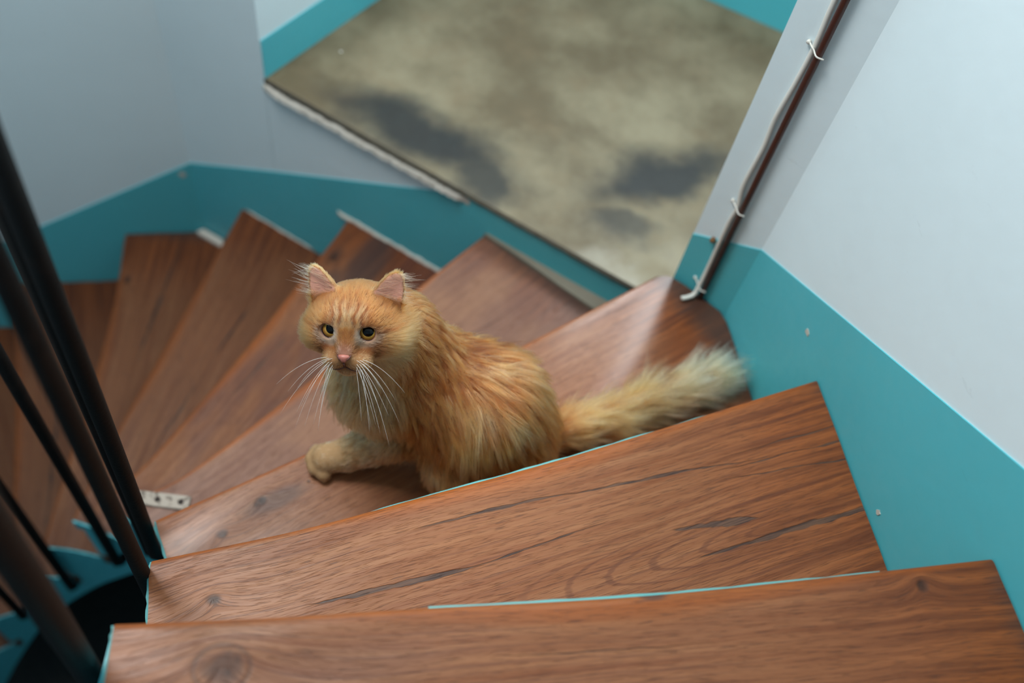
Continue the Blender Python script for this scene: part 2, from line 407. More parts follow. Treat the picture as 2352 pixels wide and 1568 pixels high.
SPEC = {  # tread: nosing polyline (well -> wall), wall-side outline from the nosing backwards
    -1: dict(nose=[(-0.228, 0.055), rwi(0.80)], inner=[(-0.228, 0.055), (-0.212, -0.02), (-0.20, -0.09)], outer=[rwi(0.80), rwi(1.15)]),
    0: dict(nose=[(-0.257, 0.180), (-0.147, 0.2105), (-0.013, 0.2515), (0.166, 0.3050), (0.319, 0.3560), rwi(0.503)],
            outer=[rwi(0.503), rwi(0.84)], inner=[(-0.257, 0.180), (-0.246, 0.136), (-0.234, 0.085), (-0.224, 0.035)]),
    1: dict(nose=[(-0.303, 0.287), (-0.166, 0.3560), (-0.045, 0.4275), (0.087, 0.5050), (0.229, 0.5920), rwi(0.213)],
            outer=[rwi(0.213), rwi(0.54)]),
    2: dict(nose=[(-0.372, 0.387), (-0.226, 0.5150), (0.005, 0.7390), (0.125, 0.8570), (0.186, 0.9180)],
            outer=[(0.186, 0.918), (0.204, 0.925), (0.222, 0.9215), (0.255, 0.903), (0.2945, 0.8795), rwi(0.02), rwi(0.25)]),
    3: dict(nose=[inner(58.6), (-0.412, 0.523), (-0.300, 0.700), (-0.179, 0.915), (-0.090, 1.0610)],
            outer=[(-0.090, 1.061), (0.111, 0.9640), (0.19, 0.925)]),
    4: dict(nose=[inner(73.5), (-0.516, 0.648), (-0.387, 1.074), (-0.362, 1.1680)],
            outer=[(-0.362, 1.168), (-0.04, 1.0475)]),
    5: dict(nose=[inner(87.2), (-0.673, 0.710), (-0.628, 1.268)], outer=[(-0.628, 1.268), (-0.32, 1.1525)]),
    6: dict(nose=[inner(100.6), (-0.861, 1.029), lw_pt(100.6)], outer=[lw_pt(100.6), cB, (-0.59, 1.2540)]),
    7: dict(nose=[inner(114.5), lw_pt(114.5)], outer=[lw_pt(114.5), lw_pt(99.0)]),
    8: dict(nose=[inner(128.5), lw_pt(128.5)], outer=[lw_pt(128.5), lw_pt(113.0)]),
    9: dict(nose=[inner(142.5), (-1.62, 0.80)], outer=[(-1.62, 0.80), lw_pt(127.0)]),
}
def resample(poly, n):
    P = [Vector((p[0], p[1])) for p in poly]; L = [0.0]
    for a, b_ in zip(P, P[1:]): L.append(L[-1] + (b_ - a).length)
    out = []
    for i in range(n):
        d = L[-1] * i / (n - 1); k = 0
        while k < len(L) - 2 and d > L[k + 1]: k += 1
        out.append(P[k].lerp(P[k + 1], (d - L[k]) / max(L[k + 1] - L[k], 1e-9)))
    return out
def at_len(poly, d):
    P = [Vector((p[0], p[1])) for p in poly]
    for a, b_ in zip(P, P[1:]):
        l = (b_ - a).length
        if d <= l: return a.lerp(b_, d / l)
        d -= l
    return P[-1]
def plen(poly): return sum((Vector(b_) - Vector(a)).length for a, b_ in zip(poly, poly[1:]))
def smooth_poly(poly, n):
    """Catmull-Rom resample"""
    P = [Vector((p[0], p[1])) for p in poly]
    if len(P) < 3: return resample(poly, n)
    Q = [P[0] * 2 - P[1]] + P + [P[-1] * 2 - P[-2]]; pts = []
    for i in range(1, len(Q) - 2):
        for j in range(12):
            t = j / 12; a, b_, c, d = Q[i - 1], Q[i], Q[i + 1], Q[i + 2]
            pts.append(0.5 * ((2 * b_) + (c - a) * t + (2 * a - 5 * b_ + 4 * c - d) * t * t + (3 * b_ - a - 3 * c + d) * t ** 3))
    pts.append(P[-1])
    return resample(pts, n)
TH = 0.034
def build_tread(k, mat, parent, label):
    sp = SPEC[k]; zt = -R * k; NS = 44
    nose = smooth_poly(sp['nose'], NS)
    a0, a1 = ANG[k], ANG[k] - (ANG[k] - ANG.get(k - 1, ANG[k] - 15)) - 3.0
    inn = [nose[0]] + [Vector(inner(a0 + (a1 - a0) * i / 8)) for i in range(1, 9)]
    if 'inner' in sp: inn = [Vector(p) for p in sp['inner']]
    out = sp['outer']; Li = plen(inn); Lo = plen(out)
    dist = [0.0, 0.0012, 0.003, 0.0055, 0.009, 0.014, 0.021, 0.03]; NU = 16
    ax = (nose[-1] - nose[0]).normalized(); pv = Vector((ax.y, -ax.x))
    chord = [nose[0].lerp(nose[-1], i / (NS - 1)) for i in range(NS)]
    V = []; Fc = []; wear = []; uvs = []
    rows = len(dist) + NU
    rnd = random.Random(k * 7 + 3)
    ph = [rnd.uniform(0, 6.3) for _ in range(4)]
    for r in range(rows):
        for i in range(NS):
            s = i / (NS - 1); D = Li + (Lo - Li) * s
            if r < len(dist): t = dist[r] / D
            else:
                tb = dist[-1] / D; t = tb + (1 - tb) * (r - len(dist) + 1) / NU
            p = at_len(inn, t * Li).lerp(at_len(out, t * Lo), s)
            p = p + (nose[i] - chord[i]) * (1 - t)
            dn = t * D
            treadwear = math.exp(-((s - 0.52) / 0.24) ** 2)
            rr = 0.006 + 0.007 * treadwear
            q = max(0.0, 1 - dn / rr); drop = (1 - math.sqrt(max(0.0, 1 - q * q))) * (0.0045 + 0.005 * treadwear)
            dish = 0.0025 * treadwear * math.exp(-((dn - 0.05) / 0.09) ** 2)
            wob = 0.0006 * (math.sin(9 * s + ph[0]) + math.sin(21 * s + ph[1] + 14 * t))
            V.append((p.x, p.y, zt - drop - dish + wob * min(1, dn / 0.02)))
            w = p - nose[0]; uvs.append((w.dot(ax), w.dot(pv)))
            wear.append(min(1.0, dn / (0.010 + 0.034 * treadwear)))
    for r in range(rows - 1):
        for i in range(NS - 1):
            Fc.append((r * NS + i, (r + 1) * NS + i, (r + 1) * NS + i + 1, r * NS + i + 1))
    # underside ring
    loop = [i for i in range(NS)] + [r * NS + NS - 1 for r in range(1, rows)] + [(rows - 1) * NS + i for i in range(NS - 2, -1, -1)] + [r * NS for r in range(rows - 2, 0, -1)]
    b0 = len(V)
    for idx in loop:
        x, y, z = V[idx]; V.append((x, y, zt - TH)); uvs.append((uvs[idx][0], uvs[idx][1] + 0.3)); wear.append(wear[idx])
    n = len(loop)
    for j in range(n):
        a, b_ = loop[j], loop[(j + 1) % n]
        Fc.append((a, b_, b0 + (j + 1) % n, b0 + j))
    Fc.append(tuple(b0 + j for j in range(n))[::-1])
    me = mesh('tread', V, Fc, smooth=True)
    bm_ = bmesh.new(); bm_.from_mesh(me); bmesh.ops.recalc_face_normals(bm_, faces=bm_.faces)
    uvl = bm_.loops.layers.uv.new('grain'); wl = bm_.verts.layers.float.new('wear')
    bm_.verts.ensure_lookup_table()
    for v_ in bm_.verts: v_[wl] = wear[v_.index]
    for f in bm_.faces:
        if abs(f.normal.z) < 0.5 or f.normal.z < 0:
            pass
        for l in f.loops: l[uvl].uv = uvs[l.vert.index]
    for e in bm_.edges:
        if len(e.link_faces) == 2 and e.calc_face_angle(0) > 0.7: e.smooth = False
    bm_.to_mesh(me); bm_.free()
    o = link('tread', me, mat, parent)
    if label: o['label'] = label
    # teal paint that crept round the nosing and the well end
    def strip(path, out_dir, wid, z0, z1, seed, fade_ends=True, gap=0.0):
        rnd = random.Random(seed); V = []; Fc = []; n = len(path)
        for i, p in enumerate(path):
            a = path[max(i - 1, 0)]; b_ = path[min(i + 1, n - 1)]
            t = (b_ - a).normalized(); nr = Vector((t.y, -t.x))
            if nr.dot(out_dir) < 0: nr = -nr
            wv = wid * rnd.uniform(0.55, 1.1)
            for off, z in ((-0.0015, z1), (wv, z1 - 0.0008), (wv, z0), (-0.0015, z0)):
                g = p + nr * off; V.append((g.x, g.y, z))
        for i in range(n - 1):
            for q in range(4): Fc.append((i * 4 + q, i * 4 + (q + 1) % 4, i * 4 + 4 + (q + 1) % 4, i * 4 + 4 + q))
        Fc.append((0, 1, 2, 3)); e = (n - 1) * 4; Fc.append((e + 3, e + 2, e + 1, e))
        me = mesh('paint_edge', V, Fc); bm_ = bmesh.new(); bm_.from_mesh(me); bmesh.ops.recalc_face_normals(bm_, faces=bm_.faces); bm_.to_mesh(me); bm_.free()
        e_ = link('paint_edge', me, M_TEAL_EDGE if k < 4 else M_TEAL, o); e_['label'] = 'teal paint line along the edge of the tread'
    if 0 <= k <= 2:
        i0, i1 = {0: (14, 38), 1: (12, 40), 2: (22, 36)}[k]
        strip([Vector((p.x, p.y)) for p in nose[i0:i1]], -pv, 0.0022, zt - 0.03, zt - 0.010, k)
    strip([Vector(V[r * NS][:2]) for r in range(1, rows - 2)], -ax, 0.0035, zt - 0.034, zt - 0.003, k + 30)
    return o, nose, ax, pv

stair = empty('staircase', (-0.1, 0.5, -1.0))
tag(stair, 'winding staircase of worn reddish wooden treads edged with teal paint', 'staircase')
inv = Matrix.Translation((0.1, -0.5, 1.0))
FEAT = {
    0: dict(seed=11.3, knots=[(0.084, 0.042, 0.017, 1.2), (0.689, 0.020, 0.007, 1.0)], stains=[(0.442, 0.008, 0.014, 0.006, 0.7), (0.18, 0.05, 0.1, 0.02, 0.15)],
            cracks=[(0.55, 0.105, 0.80, 0.112, 0.0016), (0.13, 0.068, 0.36, 0.075, 0.0012), (0.3, 0.05, 0.5, 0.055, 0.0008)], dark=0.0, worn=0.62, cath=(0.50, 0.135, 9.0, 0.11)),
    1: dict(seed=23.7, knots=[(0.050, 0.058, 0.0075, 1.5)],
            cracks=[(0.125, 0.090, 0.325, 0.103, 0.0062), (0.28, 0.103, 0.47, 0.094, 0.0024), (0.255, 0.044, 0.45, 0.053, 0.0036), (0.41, 0.051, 0.68, 0.076, 0.0032),
                    (0.525, 0.126, 0.632, 0.141, 0.0105), (0.533, 0.163, 0.86, 0.166, 0.0062), (0.58, 0.074, 0.90, 0.087, 0.0024), (0.60, 0.085, 0.90, 0.122, 0.0020),
                    (0.62, 0.06, 0.92, 0.066, 0.0016)],
            dark=-0.2, worn=0.66, cath=(0.66, 0.155, 7.0, 0.06)),
    2: dict(seed=5.1, knots=[(0.060, 0.056, 0.007, 1.5), (0.118, 0.040, 0.0075, 1.4), (0.181, 0.045, 0.0035, 1)], stains=[(0.128, 0.048, 0.048, 0.017, 0.6)],
            cracks=[(0.515, 0.112, 0.57, 0.118, 0.004), (0.6, 0.2, 0.78, 0.21, 0.002)], dark=-0.12, worn=0.76, coat=0.3),
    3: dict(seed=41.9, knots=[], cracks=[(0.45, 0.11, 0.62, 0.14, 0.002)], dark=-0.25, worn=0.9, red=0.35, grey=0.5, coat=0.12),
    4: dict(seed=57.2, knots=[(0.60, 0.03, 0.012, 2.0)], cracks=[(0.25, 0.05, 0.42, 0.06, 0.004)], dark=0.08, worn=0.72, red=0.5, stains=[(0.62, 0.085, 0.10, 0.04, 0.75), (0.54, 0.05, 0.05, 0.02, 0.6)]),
    5: dict(seed=63.4, knots=[], cracks=[(0.38, 0.096, 0.52, 0.112, 0.006), (0.15, 0.07, 0.33, 0.09, 0.005)], dark=0.3, worn=0.75),  # from here down, dark puts the lower flight's shade into the wood colour
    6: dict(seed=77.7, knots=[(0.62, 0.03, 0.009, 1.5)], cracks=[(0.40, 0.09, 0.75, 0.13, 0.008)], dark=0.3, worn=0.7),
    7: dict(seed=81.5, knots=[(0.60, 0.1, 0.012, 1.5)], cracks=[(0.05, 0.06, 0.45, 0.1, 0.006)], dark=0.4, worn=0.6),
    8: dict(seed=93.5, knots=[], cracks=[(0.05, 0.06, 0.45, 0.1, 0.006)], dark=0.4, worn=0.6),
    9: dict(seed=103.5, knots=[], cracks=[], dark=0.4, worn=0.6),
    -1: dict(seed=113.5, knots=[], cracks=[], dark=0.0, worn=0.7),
}
LBL = {0: 'topmost tread in view with a large round knot near the railing', 1: 'worn tread with long dark cracks and teal edge line',
       2: 'tread the cat sits on, glossy by the landing corner', 3: 'reddish worn tread beside the landing slab'}
TR = {}
for k in sorted(SPEC):
    f = FEAT[k]
    L = (Vector(SPEC[k]['nose'][-1]) - Vector(SPEC[k]['nose'][0])).length
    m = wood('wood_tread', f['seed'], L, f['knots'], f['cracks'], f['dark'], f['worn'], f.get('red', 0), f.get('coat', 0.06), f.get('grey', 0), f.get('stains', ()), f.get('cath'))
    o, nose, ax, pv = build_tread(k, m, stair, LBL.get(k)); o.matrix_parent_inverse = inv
    TR[k] = (o, nose, ax, pv)
    for c in o.children: c.matrix_parent_inverse = Matrix.Identity(4)
    # riser board set back under the nosing
    nb = nose[1] + pv * 0.022; ne = nose[-2] + pv * 0.022
    th = pv * 0.012
    V, Fc = prism([(nb.x, nb.y), (ne.x, ne.y), (ne.x + th.x, ne.y + th.y), (nb.x + th.x, nb.y + th.y)], -R * k - R + 0.003, -R * k - TH - 0.0005)
    r = link('riser', mesh('riser', V, Fc), M_RISER, stair); r.matrix_parent_inverse = inv
# curved inner string under the tread ends
V = []; Fc = []
A0, A1, NN = -4, 156, 64
def helix_z(a):
    ks = sorted(ANG); 
    for i in range(len(ks) - 1):
        if ANG[ks[i]] <= a <= ANG[ks[i + 1]]:
            t = (a - ANG[ks[i]]) / (ANG[ks[i + 1]] - ANG[ks[i]]); return -R * (ks[i] + t)
    return -R * ks[-1]
for i in range(NN + 1):
    a = A0 + (A1 - A0) * i / NN; z = helix_z(a); hb = 0.34 - 0.06 * min(1.0, max(0.0, (a - 85) / 30))
    for r_, zz in ((WR + 0.003, z - 0.19), (WR + 0.003, z - 0.205), (WR + 0.003, z - hb), (WR + 0.025, z - hb), (WR + 0.025, z - 0.19)):
        p = inner(a, r_); V.append((p[0], p[1], zz))
for i in range(NN):
    for q in range(5): Fc.append((i * 5 + q, i * 5 + (q + 1) % 5, i * 5 + 5 + (q + 1) % 5, i * 5 + 5 + q))
Fc.append((0, 1, 2, 3, 4)); e = NN * 5; Fc.append((e + 4, e + 3, e + 2, e + 1, e))
me = mesh('string_board', V, Fc); bm_ = bmesh.new(); bm_.from_mesh(me); bmesh.ops.recalc_face_normals(bm_, faces=bm_.faces); bm_.to_mesh(me); bm_.free()
s_ = link('string_board', me, M_TEAL, stair); s_.matrix_parent_inverse = inv; s_['label'] = 'curved teal string board around the stairwell'
# saw-tooth cheek of each step between string board and tread
for k in range(0, 10):
    a0 = ANG[k] - 0.6; a1 = ANG[k - 1] + 0.4
    V = []; Fc = []; n = 8
    for i in range(n + 1):
        a = a0 + (a1 - a0) * i / n
        lo = helix_z(max(a, -4.9)) - 0.21
        for r_ in (WR + 0.004, WR + 0.024):
            p = inner(a, r_); V.append((p[0], p[1], min(lo, -R * k - TH - 0.02))); V.append((p[0], p[1], -R * k - TH - 0.0005))
    for i in range(n):
        b = i * 4
        Fc += [(b, b + 4, b + 5, b + 1), (b + 2, b + 3, b + 7, b + 6), (b + 1, b + 5, b + 7, b + 3), (b, b + 2, b + 6, b + 4)]
    Fc += [(0, 1, 3, 2), (n * 4, n * 4 + 2, n * 4 + 3, n * 4 + 1)]
    c_ = link('step_cheek', mesh('step_cheek', V, Fc), M_TEAL, stair); c_.matrix_parent_inverse = inv
# steel repair plate screwed onto a tread at the well end
o3 = TR[3][0]
pl = [Vector((-0.468, 0.4700)), Vector((-0.3915, 0.4790))]
d = (pl[1] - pl[0]).normalized(); n_ = Vector((-d.y, d.x)); zt = -R * 3
bm_ = bmesh.new()
q = [pl[0] - n_ * 0.0105, pl[1] - n_ * 0.0105, pl[1] + n_ * 0.0105, pl[0] + n_ * 0.0105]
V, Fc = prism([(p.x, p.y) for p in q], zt - 0.0008, zt + 0.0032)
me = mesh('repair_plate', V, Fc); bm_.from_mesh(me)
bmesh.ops.bevel(bm_, geom=[e for e in bm_.edges], offset=0.001, segments=2, affect='EDGES'); bm_.to_mesh(me); bm_.free()
pp = link('repair_plate', me, M_STEEL, o3); pp['label'] = 'pale steel repair plate with two screw holes'
M_HOLE = paint('screw_dark', srgb(52, 40, 34), 0.7)
for t in (0.42, 0.84):
    c = pl[0].lerp(pl[1], t)
    V, Fc = tube([(c.x, c.y, zt + 0.002), (c.x, c.y, zt + 0.0037), (c.x, c.y, zt + 0.0034)], [0.0044, 0.0040, 0.0024], 14)
    # an O ring of countersink with a dark screw head
    h = link('screw', mesh('screw', V, Fc, True), M_HOLE, o3)
# cement ledge between tread and wall by the landing, plaster dabs on the wall ends
def ledge(name, pts, z0, z1, mat, jag=0.002, seed=1):
    rnd = random.Random(seed)
    return struct(name, *prism(pts, z0, [z1 + rnd.uniform(-jag, jag) for _ in pts]), mat)
P = [(-0.0885, 1.0630), (0.0, 1.0205), (0.06, 0.9915), (0.1125, 0.9660), (0.178, 0.936), (0.20, 0.9545), (0.137, 0.984), (0.06, 1.0125), (-0.08, 1.0650)]
ledge('trim_2', P, -0.60, -0.5365, M_CEMENT, 0.0015, 2)
struct('trim_3', *ragged((-0.386, 1.1785), (-0.155, 1.0925), -0.726, -0.714, 0.0045, 9, n=30, amp=0.002, nz=0.003), M_PLASTER)
struct('trim_4', *prism([(-0.752, 1.310), (-0.700, 1.2920), (-0.693, 1.2750), (-0.765, 1.300)], -1.082, [-1.068, -1.066, -1.072, -1.071]), M_PLASTER)
struct('trim_5', *ragged((-0.618, 1.2665), (-0.45, 1.2040), -0.904, -0.895, 0.003, 12, n=24, amp=0.0015, nz=0.002), M_PLASTER)

# chips where the wall paint has flaked off
def chip(name, c, ax1, r1, r2, off, seed):
    rnd = random.Random(seed); c = Vector(c); a = Vector(ax1).normalized(); n = Vector(off).normalized(); up = Vector((0, 0, 1))
    P = []
    for i in range(11):
        th = 2 * math.pi * i / 11; k = rnd.uniform(0.7, 1.15)
        P.append(c + a * (math.cos(th) * r1 * k) + up * (math.sin(th) * r2 * k))
    V = [p for p in P] + [p + n * 0.0026 for p in P]; m_ = len(P)
    Fc = [tuple(range(m_)), tuple(range(m_, 2 * m_))[::-1]] + [(i, (i + 1) % m_, m_ + (i + 1) % m_, m_ + i) for i in range(m_)]
    struct(name, V, Fc, M_PLASTER)
def rwz(t, z): return (rw(t)[0], rw(t)[1], z)
chip('trim_6', rwz(0.155, -0.165), (0.353, -0.936, 0), 0.0055, 0.0042, (-0.936, -0.353, 0), 3)
chip('trim_7', rwz(0.395, -0.158), (0.353, -0.936, 0), 0.0035, 0.0045, (-0.936, -0.353, 0), 8)
chip('trim_8', (-0.772, 1.3106, -0.885), (0.945, 0.327, 0), 0.0075, 0.008, (0.327, -0.945, 0), 5)

# ------------------------------------------------------------------ railing
rail = empty('stair_railing', (-0.45, 0.35, -0.5))
tag(rail, 'black iron stair railing of round bars around the open well', 'railing')
rinv = Matrix.Translation((0.45, -0.35, 0.5))
LEAN = Vector((0.058, -0.005, 0.998))
BARS = [(-0.2845, 0.152, -0.085, 0.0112), (-0.3118, 0.2730, -0.265, 0.0080), (-0.3885, 0.3785, -0.47, 0.0088), (-0.468, 0.446, -0.70, 0.0075),
        (-0.607, 0.503, -1.0, 0.0088), (-0.775, 0.515, -1.3, 0.0088), (-0.893, 0.464, -1.43, 0.0088), (-1.00, 0.39, -1.6, 0.0088)]
tops = []
for i, (x, y, z, r_) in enumerate(BARS):
    LEAN = Vector(({0: 0.10, 1: 0.052, 2: 0.055, 3: 0.05, 4: 0.03}.get(i, 0.04), -0.005, 0.99)).normalized()
    b0 = Vector((x, y, z)); ang = math.degrees(math.atan2(y - WC[1], x - WC[0])); top = b0 + LEAN * ((helix_z(ang) + 0.93 - z) / LEAN.z)
    rad = (Vector((x, y)) - Vector(WC)).normalized()
    foot = b0 + Vector((rad.x, rad.y, 0)) * max(0.0, WR + 0.006 - (Vector((x, y)) - Vector(WC)).length)
    pts = [foot + Vector((0, 0, -0.012)), b0 + Vector((rad.x, rad.y, 0)) * 0.006 + Vector((0, 0, -0.008)), b0 + Vector((0, 0, 0.004)), b0 + LEAN * 0.03, b0 + LEAN * 0.5, top]
    V, Fc = tube(pts, r_, 16)
    o = link('baluster', mesh('baluster', V, Fc, True), M_IRON, rail); o.matrix_parent_inverse = rinv
    tops.append(top)
hp = []
for a, b_ in zip(tops, tops[1:]):
    for j in range(6): hp.append(a.lerp(b_, j / 6))
hp.append(tops[-1])
hp = [hp[0] + (hp[0] - hp[6]) * 0.6] + hp
for _ in range(6): hp = [hp[0]] + [(hp[i - 1] + hp[i] * 2 + hp[i + 1]) / 4 for i in range(1, len(hp) - 1)] + [hp[-1]]
V, Fc = tube(hp, 0.017, 16)
o = link('handrail', mesh('handrail', V, Fc, True), M_IRON, rail); o.matrix_parent_inverse = rinv

# ------------------------------------------------------------------ pipe and cable on the pier
def on_pier(t, z, off): # t from corner (0) to jamb (1)
    x = CORNER_R[0] + (JAMB[0] - CORNER_R[0]) * t; y = CORNER_R[1] + (JAMB[1] - CORNER_R[1]) * t
    return (x - 0.528 * off, y - 0.849 * off, z)
V, Fc = tube([on_pier(0.46, -0.362, 0.0075), on_pier(0.475, -0.1, 0.0072), on_pier(0.49, 0.3, 0.0072), on_pier(0.49, 1.4, 0.0072)], 0.0043, 12)
pipe = link('pipe', mesh('pipe', V, Fc, True), M_PIPE)
tag(pipe, 'thin dark brown pipe running up the pier beside the landing', 'pipe')
cab = empty('cable', on_pier(0.5, -0.35, 0.02)); tag(cab, 'white electric cable clipped along the brown pipe', 'cable')
pc = [(0.229, 0.886, -0.3545), (0.238, 0.890, -0.3535), (0.246, 0.8955, -0.350), on_pier(0.545, -0.335, 0.010), on_pier(0.555, -0.30, 0.0052), on_pier(0.57, -0.24, 0.0042),
      on_pier(0.575, -0.19, 0.0042), on_pier(0.56, -0.16, 0.0042), on_pier(0.62, -0.12, 0.0042), on_pier(0.60, -0.05, 0.0042), on_pier(0.625, 0.0, 0.0042), on_pier(0.59, 0.06, 0.0042),
      on_pier(0.575, 0.115, 0.0042), on_pier(0.60, 0.17, 0.0042), on_pier(0.61, 0.3, 0.0042), on_pier(0.60, 0.6, 0.0042), on_pier(0.60, 1.2, 0.0042)]
def crom(P, m=8):
    P = [Vector(p) for p in P]; Q = [P[0] * 2 - P[1]] + P + [P[-1] * 2 - P[-2]]; out = []
    for i in range(1, len(Q) - 2):
        for j in range(m):
            t = j / m; a, b_, c, d = Q[i - 1], Q[i], Q[i + 1], Q[i + 2]
            out.append(0.5 * ((2 * b_) + (c - a) * t + (2 * a - 5 * b_ + 4 * c - d) * t * t + (3 * b_ - a - 3 * c + d) * t ** 3))
    return out + [P[-1]]
V, Fc = tube(crom(pc), 0.0033, 10)
o = link('cable_run', mesh('cable_run', V, Fc, True), M_CABLE, cab); o.matrix_parent_inverse = Matrix.Translation(-cab.location)
for (t, z) in ((0.56, -0.335), (0.55, -0.158), (0.55, 0.112), (0.56, 0.45)):
    pts = [on_pier(t + 0.11, z, 0.002), on_pier(t + 0.05, z + 0.001, 0.0075), on_pier(t, z, 0.0095), on_pier(t - 0.07, z - 0.002, 0.0135), on_pier(t - 0.15, z - 0.003, 0.010)]
    V, Fc = tube(crom(pts, 4), 0.0010, 8)
    o = link('cable_clip', mesh('cable_clip', V, Fc, True), M_CABLE, cab); o.matrix_parent_inverse = Matrix.Translation(-cab.location)
    V, Fc = tube([on_pier(t + 0.12, z, 0.0005), on_pier(t + 0.12, z, 0.004), on_pier(t + 0.12, z, 0.0045)], [0.0024, 0.0024, 0.0012], 10)
    o = link('clip_nail', mesh('clip_nail', V, Fc, True), M_CABLE, cab); o.matrix_parent_inverse = Matrix.Translation(-cab.location)
V, Fc = tube([on_pier(0.68, -0.246, 0.0), on_pier(0.67, -0.240, 0.008), on_pier(0.66, -0.236, 0.011)], [0.0045, 0.004, 0.002], 8)
o = link('wall_plug', mesh('wall_plug', V, Fc, True), paint('plug', srgb(120, 82, 44), 0.7)); tag(o, 'small rusty brown wall plug beside the white cable', 'wall plug')

# ------------------------------------------------------------------ cat
rng = np.random.default_rng(7)
e1 = np.array(RX); e2 = -np.array(RD); e3 = -np.array(RF)
def rotv(v, ax, deg):
    a = math.radians(deg); ax = ax / np.linalg.norm(ax)
    return v * math.cos(a) + np.cross(ax, v) * math.sin(a) + ax * (ax @ v) * (1 - math.cos(a))
HC = np.array([-0.1635, 0.5420, -0.0690])
PITCH, YAW, ROLL = 24.0, 2.5, 4.5
hr, hu, hf = e1.copy(), e2.copy(), e3.copy()
hu, hf = rotv(hu, hr, PITCH), rotv(hf, hr, PITCH)            # chin towards the chest
hr, hf = rotv(hr, e2, -YAW), rotv(hf, e2, -YAW); hu = rotv(hu, e2, -YAW)   # turned to the picture's left
hr, hu, hf = [rotv(v, e3, -ROLL) for v in (hr, hu, hf)]
HM = np.stack([hr, hu, hf])                                   # rows: local axes
def hl(x, y, z): return HC + x * hr + y * hu + z * hf
def to_local(P): return (P - HC) @ HM.T
A3 = lambda *v: np.array(v, float)
tail_pts = [A3(0.055, 0.585, -0.315), A3(0.100, 0.622, -0.330), A3(0.150, 0.652, -0.336), A3(0.205, 0.697, -0.336), A3(0.250, 0.728, -0.334), A3(0.282, 0.752, -0.333)]
# round cones: (p, r, q, r2, flow, length, lift, zone)
TW = A3(0.80, 0.0, -0.60)
DN = A3(0.0, 0.0, -1.0)
def mixv(*a): v = sum(a); return v / np.linalg.norm(v)
BODY = [
    (A3(0.014, 0.572, -0.272), .057, A3(-0.020, 0.572, -0.240), .069, mixv(TW * .8, DN * .7, A3(0, -.35, 0)), .044, .30, 'body'),
    (A3(-0.020, 0.572, -0.240), .070, A3(-0.088, 0.574, -0.208), .056, mixv(TW * .7, DN * .8, A3(0, -.3, 0)), .044, .30, 'body'),
    (A3(-0.070, 0.560, -0.285), .046, A3(0.010, 0.555, -0.295), .055, mixv(TW * .5, DN), .034, .30, 'belly'),
    (A3(-0.088, 0.574, -0.205), .052, A3(-0.142, 0.562, -0.222), .050, mixv(DN, TW * .25, A3(-.1, -.3, 0)), .032, .34, 'chest'),
    (A3(-0.138, 0.566, -0.205), .050, A3(-0.145, 0.575, -0.120), .040, mixv(DN, A3(-.05, -.25, 0)), .030, .42, 'ruff'),
    (A3(-0.088, 0.574, -0.200), .050, A3(-0.128, 0.572, -0.120), .046, mixv(TW * .6, DN * .8), .022, .30, 'nape'),
]
LEGS = [
    (A3(0.028, 0.545, -0.288), .050, A3(-0.030, 0.521, -0.304), .044, mixv(DN, A3(.5, -.2, 0)), .017, .26, 'thigh'),
    (A3(-0.030, 0.530, -0.310), .034, A3(-0.010, 0.520, -0.340), .018, mixv(DN, A3(-.2, 0, 0)), .014, .3, 'leg'),
    (A3(-0.048, 0.520, -0.343), .014, A3(0.010, 0.530, -0.343), .014, mixv(A3(-1, -.2, 0), DN * .2), .008, .3, 'paw'),
    (A3(-0.118, 0.555, -0.245), .034, A3(-0.117, 0.533, -0.286), .030, mixv(DN, A3(-.3, 0, 0)), .022, .30, 'leg'),
    (A3(-0.117, 0.533, -0.286), .030, A3(-0.168, 0.5145, -0.331), .0205, mixv(A3(-.8, -.3, -.55)), .014, .28, 'leg'),
    (A3(-0.168, 0.5145, -0.333), .0195, A3(-0.1935, 0.5060, -0.3390), .0190, mixv(A3(-.9, -.3, -.2)), .004, .22, 'paw'),
    (A3(-0.140, 0.580, -0.245), .032, A3(-0.130, 0.566, -0.295), .022, DN, .018, .3, 'leg'),
    (A3(-0.130, 0.566, -0.295), .022, A3(-0.142, 0.552, -0.340), .017, DN, .012, .3, 'leg'),
]
TOES = [(A3(-0.2085, 0.5150, -0.3475), .0095), (A3(-0.2110, 0.5045, -0.3478), .0102), (A3(-0.2045, 0.4940, -0.3482), .0102), (A3(-0.1925, 0.4890, -0.3490), .0092)]
TAIL = []
for i in range(len(tail_pts) - 1):
    d = tail_pts[i + 1] - tail_pts[i]
    TAIL.append((tail_pts[i], .0175 - .0006 * i, tail_pts[i + 1], .0169 - .0006 * i, mixv(d / np.linalg.norm(d), A3(0, 0, .1)), .046 if i else .030, .62, 'tail'))
def rcone(P, a, ra, b, rb):
    ab = b - a; L2 = ab @ ab
    t = np.clip(((P - a) @ ab) / L2, 0, 1)
    return np.linalg.norm(P - a - t[:, None] * ab, axis=1) - (ra + (rb - ra) * t)
def ellip(L, c, r):
    q = (L - np.array(c)) / np.array(r); k0 = np.linalg.norm(q, axis=1); k1 = np.linalg.norm(q / np.array(r), axis=1)
    return k0 * (k0 - 1) / np.maximum(k1, 1e-9)
def lse(ds, k):
    D = np.stack(ds); m = D.min(0); return m - k * np.log(np.exp(-(D - m) / k).sum(0))
def smin(a, b, k):
    h = np.clip(0.5 + 0.5 * (b - a) / k, 0, 1); return b + (a - b) * h - k * h * (1 - h)
def smax(a, b, k): return -smin(-a, -b, k)
EYES = [(-.0188, .0050, .0258), (.0188, .0050, .0258)]; EYE_R = .0112; EYE_O = .0081
def eye_axis(ex):
    w = np.array([np.sign(ex[0]) * .12, .10, 1.0]); return w / np.linalg.norm(w)
